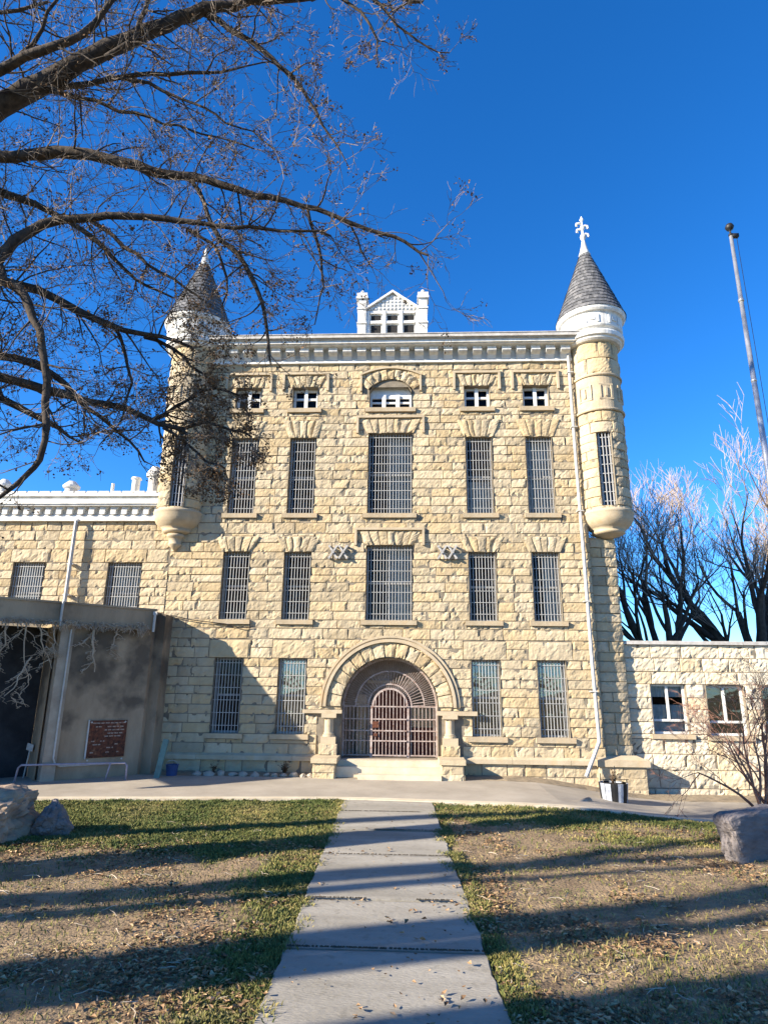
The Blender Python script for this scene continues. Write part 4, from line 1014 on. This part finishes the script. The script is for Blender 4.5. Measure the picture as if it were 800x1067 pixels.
# ================================================================== rocks, planter, odds and ends
def rockmesh(c, s, seed_, name, m_, block=False, rough=.3, sub=5):
    import bmesh
    bm = bmesh.new()
    if block: bmesh.ops.create_cube(bm, size=2); bmesh.ops.subdivide_edges(bm, edges=bm.edges[:], cuts=22, use_grid_fill=True)
    else: bmesh.ops.create_icosphere(bm, subdivisions=sub, radius=1)
    for v in bm.verts:
        p = v.co.copy()
        if block:
            q = p.copy(); L8 = (abs(p.x) ** 9 + abs(p.y) ** 9 + abs(p.z) ** 9) ** (1 / 9); p = p / L8
            p.x *= 1 + .14 * p.z + .08 * noise.noise(Vector((p.z * 2.2, seed_, 0)))
        sv = Vector((seed_, seed_ * 2.1, .3))
        # planar facets
        f = 0
        if not block:
            for k in range(9):
                d = Vector((math.sin(seed_ * 3 + k * 2.4), math.cos(seed_ * 5 + k * 1.7), math.sin(k * 3.1 + seed_))).normalized(); t = .74 + .12 * math.sin(k * 5 + seed_)
                e = p.dot(d)
                if e > t: p -= d * (e - t) * .92
        n_ = noise.noise(p * 1.7 + sv) * .5 + .35 * noise.noise(p * 4 + sv) + .22 * abs(noise.noise(p * 9 + sv)) + .08 * noise.noise(p * 22 + sv)
        n_ -= .2 * max(0, 1 - abs(noise.noise(p * 2.3 + sv * 2)) * 9) * (0 if block else 1)
        p += v.co.normalized() * n_ * rough
        v.co = Vector((p.x * s[0], p.y * s[1], p.z * s[2]))
    me = bpy.data.meshes.new(name); bm.to_mesh(me); bm.free(); me.materials.append(m_)
    o = bpy.data.objects.new(name, me); C.objects.link(o); o.location = c; WL[o.name] = Vector(c); return o
o = rockmesh((-6.4, 10.2, .26), (.95, .62, .50), 3.3, 'boulder', M['rock'], rough=.36); tag(o, 'large pinkish grey boulder lying on the lawn at the left edge', 'boulder'); o.rotation_euler = (0, 0, .5)
o = rockmesh((-5.5, 10.6, .16), (.30, .3, .34), 7.1, 'boulder', M['rock2']); tag(o, 'smaller dark rock tucked against the right side of the pinkish boulder', 'boulder')
o = rockmesh((5.27, 10.35, .25), (.9, .17, .37), 2.2, 'stone_block', M['rock2'], block=True, rough=.17); o.rotation_euler = (0, 0, .55); tag(o, 'squarish grey flat topped stone block on the lawn at the right edge', 'stone block')
# planter barrel
bp = G(644, 843, -.33); bx_, by_ = bp.x, bp.y + .25; bz = gz(bx_, by_)
PB = empty('barrel_planter', (bx_, by_, bz), 'half barrel planter of white and black staves at the lawn edge', 'planter')
mb = MB(); n = 14
for i in range(n):
    a0 = 2 * PI * i / n + .02; a1 = 2 * PI * (i + 1) / n - .02; tgt = mb if i % 3 != 1 else MB()
    pf = [(.28, 0), (.31, .2), (.33, .42)]; vs = []
    for (r_, z) in pf:
        for a_ in (a0, (a0 + a1) / 2, a1): vs.append((bx_ + r_ * math.sin(a_), by_ - r_ * math.cos(a_), bz + z))
    for a_ in (a0, (a0 + a1) / 2, a1): vs.append((bx_ + .30 * math.sin(a_), by_ - .30 * math.cos(a_), bz + .42))
    tgt.add(vs, [(0, 1, 4, 3), (1, 2, 5, 4), (3, 4, 7, 6), (4, 5, 8, 7), (6, 7, 10, 9), (7, 8, 11, 10)])
    if tgt is not mb: tgt.build('black_stave', M['black'], PB)
mb.build('white_staves', mat('shade_tinted_white_paint', (.40, .43, .47), .6, col2=(.24, .26, .30), scale=9), PB)  # white staves tinted blue-grey; the colour carries the shade they sit in
mb = MB(); mb.lathe((bx_, by_, bz), [(.27, 0.01), (.298, .2), (.31, .38), (0, .38)], 24); mb.build('barrel_core', M['black'], PB)
mb = MB(); 
for (dx, h_) in ((-.3, .62), (.04, .78), (.3, .5)): mb.tube([(bx_ + dx, by_ - .05, bz + .3), (bx_ + dx, by_ - .05, bz + h_)], .01, 5)
mb.tube([(bx_ - .33, by_ - .1, bz + .5), (bx_ + .33, by_ - .1, bz + .5)], .008, 5); mb.build('plant_stakes', M['black'], PB)
def leafyplant(c, h, r, n, name, lab, par=None, m_=None, cat='plant'):
    mb = MB()
    for i in range(n):
        a = ru(0, 2 * PI); rr = ru(0, r); pts = [Vector(c)]; d = Vector((math.cos(a) * rr / r * .6, math.sin(a) * rr / r * .6, 1)).normalized(); L0 = h * ru(.5, 1)
        for k in range(4): pts.append(pts[-1] + d * L0 / 4); d = (d + Vector((ru(-.3, .3), ru(-.3, .3), -.15))).normalized()
        mb.tube(pts, [.006, .005, .004, .003, .002], 3, False)
        for k in range(5):
            p = pts[random.randrange(1, 5)]; q = Vector((ru(-1, 1), ru(-1, 1), ru(-.5, .5))).normalized() * ru(.03, .06); s = q.cross(Vector((0, 0, 1))) * .5
            mb.add([p, p + q * .5 + s, p + q, p + q * .5 - s], [(0, 1, 2, 3)], rnd())
    o = mb.build(name, m_ or M['dryleaf'], par)
    if not par: tag(o, lab, cat)
    return o
leafyplant((bx_, by_, bz + .38), .36, .22, 26, 'dry_plants', '', PB)
# edging stones along the wall foot
random.seed(33); k = 0
xx = -5.55; labs_e = []
while xx < -2.2:
    w_ = ru(.14, .34); hh = ru(.05, .1)
    sh = 'flat' if hh < .07 else 'rounded'
    o = rockmesh((xx + w_ / 2, 17.22 + ru(-.04, .04), .06), (w_ / 2, .10, hh), ru(0, 50), 'edging_stone', M['pave'], sub=3)
    tag(o, 'pale edging stone in the row along the wall foot left of the gate', 'edging stone', 'edging stones at the wall foot'); xx += w_ + ru(.0, .06); k += 1
leafyplant((U(296, 806, 17.4).x, 17.45, .05), .35, .3, 45, 'dead_weed', 'dry brown weed clump at the wall foot beside the gate steps')
leafyplant((U(222, 806, 17.4).x, 17.45, .05), .30, .2, 18, 'small_weed', 'small sparse weed at the wall foot under the left windows')
mb = MB(); a = G(570, 842, -.1); b_ = G(614, 839, -.15); mb.tube([a + Vector((0, 0, .05)), a.lerp(b_, .3) + Vector((0, .03, .07)), a.lerp(b_, .7) + Vector((0, -.02, .05)), b_ + Vector((0, 0, .08))], [.03, .05, .06, .085], 10)
tag(mb.build('log', M['log'], smooth=True), 'pale weathered log lying on the lawn edge left of the barrel', 'log')

# ================================================================== trees
def grow(mb, tw, p, d, ln, r, lev, maxlev, k0, up=.18, wig=.22, kids=(3, 5), spread=.75, seg=5, twr=.006, leaf=None, prob=0, shr=(.5, .75)):
    pts = [p]; rs = [r]; dd = d.copy(); steps = max(3, seg)
    for i in range(steps):
        dd = (dd + Vector((ru(-1, 1), ru(-1, 1), ru(-1, 1))) * wig + Vector((0, 0, up))).normalized()
        pts.append(pts[-1] + dd * ln / steps); rs.append(max(twr * .6, r * (1 - .55 * (i + 1) / steps)))
    (mb if r > twr * 3.2 else tw).tube(pts, rs, k0 if lev == 0 else (6 if r > .03 else (4 if r > .012 else 3)), False)
    if leaf is not None and lev >= maxlev - 1 and rnd() < prob: clump(leaf, pts[-1], random.randint(3, 8))
    if lev >= maxlev: return
    n = random.randint(*kids)
    for i in range(n):
        t = ru(.3, 1) if i else 1.0; j = min(steps - 1, int(t * steps)); q = pts[j].lerp(pts[j + 1], t * steps - j) if j < steps else pts[-1]
        base = (pts[min(j + 1, steps)] - pts[j]).normalized()
        side = Vector((ru(-1, 1), ru(-1, 1), ru(-1, 1))); side = (side - base * side.dot(base)).normalized()
        nd = (base + side * spread * ru(.6, 1.3)).normalized()
        grow(mb, tw, q, nd, ln * ru(*shr), max(twr, rs[min(j, steps)] * ru(.45, .75)), lev + 1, maxlev, k0, up, wig, kids, spread, max(3, seg - 1), twr, leaf, prob, shr)
def clump(mb, c, n, s=.038):
    for _ in range(n):
        p = c + Vector((ru(-1, 1), ru(-1, 1), ru(-1, .6))) * .06; q = Vector((ru(-1, 1), ru(-1, 1), ru(-1, .2))).normalized() * ru(.6, 1.4) * s; s_ = q.cross(Vector((ru(-1, 1), ru(-1, 1), ru(-1, 1)))).normalized() * q.length * .38
        mb.add([p, p + q * .5 + s_ + q.cross(s_) * 4, p + q, p + q * .5 - s_], [(0, 1, 2, 3)], rnd())

# the big cottonwood whose limbs reach in from the left
random.seed(101)
TB = Vector((-9.8, 6.4, 0))
BT = empty('cottonwood_tree', TB, 'big bare cottonwood whose dark limbs and fine twigs fill the upper left sky', 'tree')
lim = MB(); twg = MB(); lf = MB()
lim.tube([TB, TB + Vector((.1, 0, 1)), TB + Vector((.1, 0, 3)), TB + Vector((.25, .1, 5.5)), TB + Vector((.6, .1, 8.2)), TB + Vector((1.1, 0, 10.5))], [.75, .55, .48, .42, .34, .22], 16)
SC = lambda Y: Y / F_ * 1.02
def limb(pts, widths, Y0, Y1, den=1.0, tn=1.0, start=None, leafp=.15, droop=0.0, l1=(.5, 1.5)):
    n = len(pts); P3 = []; rs = []
    for i, (a, b) in enumerate(pts):
        Y = Y0 + (Y1 - Y0) * i / (n - 1); P3.append(U(a, b, Y)); rs.append(max(.004, widths[min(i, len(widths) - 1)] / 2 * SC(Y)))
    if start is not None: P3.insert(0, start); rs.insert(0, rs[0] * 1.25)
    # smooth resample
    Q = []; q = []
    for i in range(len(P3) - 1):
        a = P3[max(0, i - 1)]; b = P3[i]; c = P3[i + 1]; d = P3[min(len(P3) - 1, i + 2)]
        m_ = max(2, int((c - b).length / .22))
        for k in range(m_):
            t = k / m_; v = .5 * ((2 * b) + (c - a) * t + (2 * a - 5 * b + 4 * c - d) * t * t + (3 * b - a - 3 * c + d) * t ** 3)
            v = v + Vector((noise.noise(v * 2.1), noise.noise(v * 2.1 + Vector((9, 0, 0))), noise.noise(v * 2.1 + Vector((0, 9, 0))))) * .07 + Vector((noise.noise(v * 6), 0, noise.noise(v * 6 + Vector((5, 0, 0))))) * .035
            Q.append(v); q.append((rs[i] + (rs[i + 1] - rs[i]) * t) * (1 + .12 * noise.noise(v * 5)))
    Q.append(P3[-1]); q.append(rs[-1]); lim.tube(Q, q, 8 if rs[0] > .04 else 6, False)
    for i in range(1, len(Q)):
        seglen = (Q[i] - Q[i - 1]).length
        e = den * seglen * 6.6; m_ = int(e) + (rnd() < e - int(e))
        for _ in range(m_):
            base = (Q[i] - Q[i - 1]).normalized(); side = Vector((ru(-1, 1), ru(-1, 1), ru(-1, 1) - droop)); side = (side - base * side.dot(base)).normalized()
            d = (base * ru(.3, 1.1) + side).normalized()
            if (Q[i].x < -8.6): continue
            grow(lim, twg, Q[i], d, ru(*l1) * tn * (1.1 - .45 * i / len(Q)), min(q[i] * .55, ru(.008, .02)), 0, 3, 5, .05 - droop * .15, .30, (2, 4), .75, 5, .0042, lf, leafp, (.45, .7))
S = lambda h: TB + Vector((.3, .05, h))
# (photo trace, widths px, depth from, depth to)
limb([(-60, 140), (0, 110), (55, 80), (100, 58), (150, 35), (200, 15), (260, 2), (330, -4), (400, -6), (440, 2)], [34, 30, 27, 24, 21, 18, 13, 10, 8, 4], 8, 8.2, .9, 1, S(7.5))
limb([(-60, 90), (0, 72), (40, 55), (85, 35), (120, 0), (140, -30)], [16, 14, 12, 10, 7, 5], 7.6, 7.2, .9, 1, S(8.3))
limb([(-70, 172), (0, 164), (60, 159), (110, 165), (160, 178), (215, 187), (265, 203), (330, 218), (380, 238), (420, 252), (446, 266)], [15, 14, 15, 14, 12, 10, 8, 6, 5, 4, 2.5], 8.2, 8.8, .8, 1, S(6.7))
limb([(-60, 330), (-14, 290), (0, 268), (14, 250), (45, 234), (85, 228), (130, 227), (185, 229), (230, 236), (290, 240), (345, 246)], [22, 17, 14, 13, 12, 10, 9, 7, 5, 4, 2.5], 7.8, 8.6, .7, 1, S(4.2))
limb([(-50, 190), (0, 200), (35, 213), (75, 232), (110, 258), (140, 290), (180, 310)], [12, 11, 9, 7, 6, 4, 2.5], 8.6, 9.2, 1, 1, S(6.4))
limb([(-40, 285), (0, 290), (22, 304), (36, 330), (46, 365), (49, 400), (48, 440), (43, 475), (30, 495), (10, 512), (-20, 530)], [18, 14, 12, 10, 9, 9, 8, 7, 6, 5, 4], 7.6, 7.8, .7, .9, S(5.2))
limb([(-20, 292), (20, 297), (60, 312), (95, 330), (130, 342), (170, 352), (200, 362)], [14, 12, 10, 9, 7, 5, 3], 8.4, 9.0, .9, .9, None, .3)
limb([(-50, 368), (0, 372), (30, 378), (60, 392), (90, 425), (120, 448), (150, 480)], [11, 10, 9, 8, 5, 4, 2], 8.8, 9.2, .8, .9, S(5.0), .25)
limb([(-50, 392), (0, 397), (50, 406), (90, 418), (130, 424), (165, 440), (195, 452)], [12, 11, 10, 9, 7, 6, 4], 8.8, 9.3, .8, .8, S(4.8), .25)
limb([(-40, 408), (0, 416), (35, 430), (60, 445), (85, 462)], [10, 9, 7, 5, 2], 9, 9.4, .8, .8, S(4.6), .25)
# drops and side boughs
limb([(205, 13), (228, 22), (262, 45), (290, 68), (315, 92), (330, 118), (342, 142), (355, 158), (364, 175)], [9, 8, 7, 6, 5, 4, 3, 2, 1], 8.15, 8.4, .8, .6)
limb([(40, 92), (60, 92), (95, 88), (130, 82), (175, 76), (215, 75), (255, 70), (285, 64)], [8, 8, 7, 6, 5, 4, 2], 8.1, 8.5, .8, .7)
limb([(40, 95), (70, 98), (100, 104), (140, 118), (185, 132), (225, 142), (265, 155)], [7, 6, 5, 4, 3, 2], 8.1, 8.4, .8, .7)
limb([(125, 82), (155, 88), (190, 100), (225, 118), (262, 140), (285, 155)], [6, 5, 4, 3, 2], 8.2, 8.5, .8, .7)
limb([(390, 0), (405, 15), (425, 35), (445, 48), (468, 55)], [5, 4, 3, 2.5, 1.5], 8.2, 8.4, .5, .45)
limb([(350, -4), (375, 15), (392, 40), (395, 70)], [5, 4, 3, 1.5], 8.2, 8.3, .8, .5)
limb([(190, 183), (208, 200), (222, 235), (245, 262), (262, 288), (272, 315), (277, 340), (280, 368), (282, 380)], [5, 6, 6, 6, 6, 5, 4, 3, 1.5], 8.5, 8.9, 1.2, .6, None, .25, .2)
limb([(195, 240), (212, 250), (228, 262), (238, 290), (231, 320)], [5, 4, 4, 3, 2], 8.8, 9.0, 1, .6, None, .25)
limb([(318, 218), (330, 250), (338, 285), (334, 310), (328, 338)], [4, 4, 3, 2, 1.5], 8.9, 9.0, .8, .4)
limb([(95, 230), (130, 255), (165, 285), (195, 300), (215, 315)], [6, 5, 4, 3, 2], 8.6, 9.0, 1, .7, None, .3)
limb([(120, 340), (132, 365), (136, 400), (130, 425)], [5, 4, 3, 2], 9, 9.1, 1, .6, None, .3)
limb([(165, 440), (190, 448), (212, 440), (240, 445), (262, 455)], [5, 4, 4, 3, 2], 9.3, 9.4, 2.6, .55, None, .35, .6, (.4, 1.0))
limb([(160, 436), (185, 425), (205, 412), (228, 405), (250, 412)], [5, 4, 3, 3, 2], 9.3, 9.5, 2.6, .55, None, .35, .6, (.4, 1.0))
limb([(170, 445), (195, 465), (215, 480), (235, 488)], [4, 3, 3, 2], 9.2, 9.3, 2.6, .5, None, .35, .8, (.4, .9))
limb([(150, 350), (180, 362), (200, 380), (218, 395)], [5, 4, 3, 2], 9.0, 9.2, 1.8, .6, None, .4, .3)
limb([(20, 55), (45, 30), (65, -10)], [7, 5, 4], 7.8, 7.6, 1, .9); limb([(110, 60), (135, 45), (150, 10), (165, -20)], [9, 7, 6, 4], 8, 7.8, 1, .9)
limb([(-20, 15), (20, 10), (50, 2)], [6, 5, 4], 8.5, 8.5, 1.4, 1.0)
lim.build('limbs', M['bark'], BT, smooth=True); twg.build('twigs', M['twig'], BT); lf.build('dead_leaves', M['dryleaf'], BT)

# bare trees behind the annexe
def baretree(base, h, r, seed_, lab, name='bare_tree', m1='farbark', m2='fartwig', lean=(0, 0), maxlev=5, kids=(3, 4), twr=.0095, fork=.22, group=None, stems=4, spread=.62):
    random.seed(seed_); T = empty(name, base, lab, 'tree', group); a = MB(); b = MB()
    B = Vector(base); F = B + Vector((lean[0] * (.3 if fork < .5 else fork), lean[1] * (.3 if fork < .5 else fork), h * fork))
    a.tube([B, B + (F - B) * .15, B + (F - B) * .6, F], [r * 1.4, r * 1.05, r * .95, r * .85], 12)
    for i in range(stems):
        an = 2 * PI * i / stems + ru(-.4, .4); d = Vector((math.cos(an) * .55 + lean[0] / h, math.sin(an) * .55 + lean[1] / h, 1)).normalized()
        grow(a, b, F - Vector((0, 0, r * .4)), d, h * ru(.36, .48), r * ru(.5, .72), 0, maxlev, 8, .10, .13, kids, spread, 6, twr, None, 0, (.52, .74))
    a.build('trunk', M[m1], T, smooth=True); b.build('crown', M[m2], T); return T
p = U(716, 668, 27); baretree((p.x, 27, -.4), 10.0, .30, 5, 'bare tree with thin spreading dark limbs just right of the turret', group='bare trees behind the annexe', kids=(3, 4), lean=(-2.6, 0), fork=.26, stems=5)
p = U(795, 668, 28); baretree((p.x + .3, 28, -.4), 11.2, .5, 11, 'largest bare tree with pale rosy crown behind the annexe near the flagpole', group='bare trees behind the annexe', kids=(3, 4), lean=(-1.6, 0), fork=.2, stems=5)
p = U(860, 668, 31); baretree((p.x, 31, -.4), 11.5, .5, 19, 'bare tree standing partly outside the right edge behind the annexe', group='bare trees behind the annexe', kids=(3, 4), fork=.25)
# reddish shrub in front of the right annexe, rooted just outside the frame
random.seed(61)
SH = empty('red_twig_shrub', (8.05, 15.9, -.4), 'bare shrub with fine reddish twigs spreading over the right annexe window', 'shrub'); a = MB(); b = MB()
for i in range(9):
    d = Vector((ru(-1.1, .5), ru(-.5, .4), ru(.9, 1.6))).normalized()
    grow(a, b, Vector((8.05, 15.9, -.4)) + Vector((ru(-.2, .2), ru(-.2, .2), 0)), d, ru(1.5, 2.1), .035, 0, 4, 6, .0, .16, (3, 4), .6, 6, .0045, None, 0, (.45, .65))
a.build('stems', M['redtwig'], SH, smooth=True); b.build('twigs', M['redtwig'], SH)

# trees standing out of frame on the left that throw the long stripes of shade
tan = math.tan(SUN_AZ)
for i, (yc, xx, r, h) in enumerate([(6.9, -15, .60, 12), (8.35, -14, .20, 11), (9.3, -17, .34, 13), (10.6, -15, .16, 10), (11.7, -19, .30, 13), (14.6, -16, .22, 12)]):
    y = yc + xx * tan
    baretree((xx, y, 0), h, r, 200 + i, 'bare tree on the lawn out of frame to the left', 'shade_tree', 'bark', 'twig', maxlev=1, kids=(1, 2), twr=.03, fork=.72, group='trees off to the left', stems=2, spread=.4, lean=(0, -.30 * h))

# ================================================================== grass, litter
random.seed(9)
mb = MB(); V = mb.v; F = mb.f; Tt = mb.t
def blade(x, y, z, h, w_, t):
    z += .03 * noise.noise(Vector((x * 1.3, y * 1.3, 0))) + .022 * noise.noise(Vector((x * 4.1, y * 4.1, 2)))
    a = ru(0, PI); c, s = math.cos(a) * w_, math.sin(a) * w_; lx, ly = ru(-.6, .6) * h, ru(-.6, .6) * h
    o = len(V); V.extend([(x - c, y - s, z), (x + c, y + s, z), (x + lx * .4 + c * .7, y + ly * .4 + s * .7, z + h * .6), (x + lx, y + ly, z + h * ru(.75, 1))])
    F.extend([(o, o + 1, o + 2), (o, o + 2, o + 3)]); Tt.extend([t] * 4)
cnt = 0
while cnt < 170000:
    y = 4.6 + 10.0 * (rnd() ** 1.15); x = ru(-.62, .62) * y * 1.15 - .3
    if y > edgeY(x) - .1: continue
    dl = abs(x - PX(y)) - .905
    if dl < .0: continue
    g = green(x, y)
    if rnd() > g * g * 1.15 + .018: continue
    cl = noise.noise(Vector((x * 6, y * 6, 0))); cnt += 1
    if cl < -.25 and rnd() < .7: continue
    dry = noise.noise(Vector((x * .9, y * .9, 8))) + (.25 if x > 0 else 0) + (.2 if y < 8.5 else -.1)
    t = min(1, max(0, .38 + dry * .5 + ru(-.28, .35)))
    blade(x, y, gz(x, y) - .01, ru(.025, .06) * (1 + .5 * cl), .0035 + y * .0004, t)
for _ in range(42000):                     # straw lying on the soil
    y = 4.6 + 9.0 * rnd() ** 1.25; x = ru(-.62, .62) * y * 1.15 - .3
    if y > edgeY(x) - .1 or abs(x - PX(y)) < .93 or noise.noise(Vector((x * 1.4, y * 1.8, 20))) < ru(-.5, .25): continue
    a = ru(0, 2 * PI); l = ru(.015, .05); c_, s_ = math.cos(a), math.sin(a); z = gz(x, y) + ru(.002, .012); w_ = .0022 + y * .0002; o = len(V)
    V.extend([(x - s_ * w_, y + c_ * w_, z), (x + s_ * w_, y - c_ * w_, z), (x + c_ * l + s_ * w_, y + s_ * l - c_ * w_, z + ru(0, .015)), (x + c_ * l - s_ * w_, y + s_ * l + c_ * w_, z + ru(0, .015))]); F.append((o, o + 1, o + 2, o + 3)); Tt.extend([ru(.8, 1)] * 4)
# tufts hugging the path
for _ in range(420):
    y = ru(4.6, 14); sd = 1 if rnd() < .6 else -1; cxx = PX(y) + sd * (.905 + random.gauss(.035, .06)); k = 40
    if noise.noise(Vector((cxx, y * 1.1, sd * 4))) < -.05: continue
    for _ in range(k): blade(cxx + random.gauss(0, .05), y + random.gauss(0, .07), -.01, ru(.03, .075), .004, ru(.3, .9))
for i in range(len(V)):
    x, y, z = V[i]
tag(mb.build('grass', M['grass'], loc=(0, 0, 0)), 'short winter grass, green on the left lawn and sparse over bare soil', 'grass', kind='stuff')
mb = MB()
def leaf(x, y, s, t, z=0.01):
    a = ru(0, 2 * PI); c, sn = math.cos(a), math.sin(a); cu = ru(-.2, .9) * s; e = ru(-.5, .5) * s
    pts = [(-s, 0, e), (-.2 * s, .6 * s, cu), (s, 0, -e + .2 * s), (-.2 * s, -.6 * s, cu * .8)]
    mb.add([(x + p[0] * c - p[1] * sn, y + p[0] * sn + p[1] * c, z + gz(x, y) + max(0, p[2]) + .004) for p in pts] + [(x, y, z + gz(x, y) + .004)], [(0, 4, 1), (1, 4, 2), (2, 4, 3), (3, 4, 0)], t)
cnt = 0
while cnt < 17000:
    y = 4.6 + 9.6 * rnd() ** 1.3; x = ru(-.62, .62) * y * 1.15 - .3
    if y > edgeY(x): continue
    dl = abs(x - PX(y)) - .905
    if dl < .02 and rnd() > .04: continue
    n_ = noise.noise(Vector((x * .7, y * .9, 3))) + .5 * noise.noise(Vector((x * 2.5, y * 2.5, 7)))
    dens = -.05 + n_ * 1.9
    if x < PX(y): dens += 1.0 * (1 - min(1, abs(y - 9.9) / 1.0)) + .4 * (1 - sstep(.2, 1.0, dl)) * (y < 8)
    else: dens += .9 * (1 - sstep(5.2, 6.6, y)) + .3 * (1 - sstep(.3, 1.2, dl))
    if y > 11.5: dens *= .35
    if rnd() > dens: continue
    leaf(x, y, .011 + .027 * rnd() ** 1.6, rnd(), .03 if dl < 0 else ru(0, .015)); cnt += 1
tag(mb.build('leaf_litter', M['litter'], loc=(0, 0, 0)), 'fallen dry cottonwood leaves scattered over lawn and soil', 'leaves', kind='stuff')
mb = MB()
for _ in range(520):
    y = 4.7 + 7.5 * rnd() ** 1.2; x = ru(-.6, .6) * y * 1.1
    if abs(x - PX(y)) < .93: continue
    a = ru(0, 2 * PI); p = Vector((x, y, .012)); pts = [p]; l = ru(.05, .22)
    for k in range(4): a += ru(-.5, .5); p = p + Vector((math.cos(a), math.sin(a), 0)) * l / 4; p.z = .012 + ru(0, .02); pts.append(p)
    mb.tube(pts, [.004, .004, .0035, .003, .002], 3, False)
tag(mb.build('fallen_twigs', M['vine'], loc=(0, 0, 0)), 'broken twigs and dry stalks lying on the soil', 'twigs', kind='stuff')
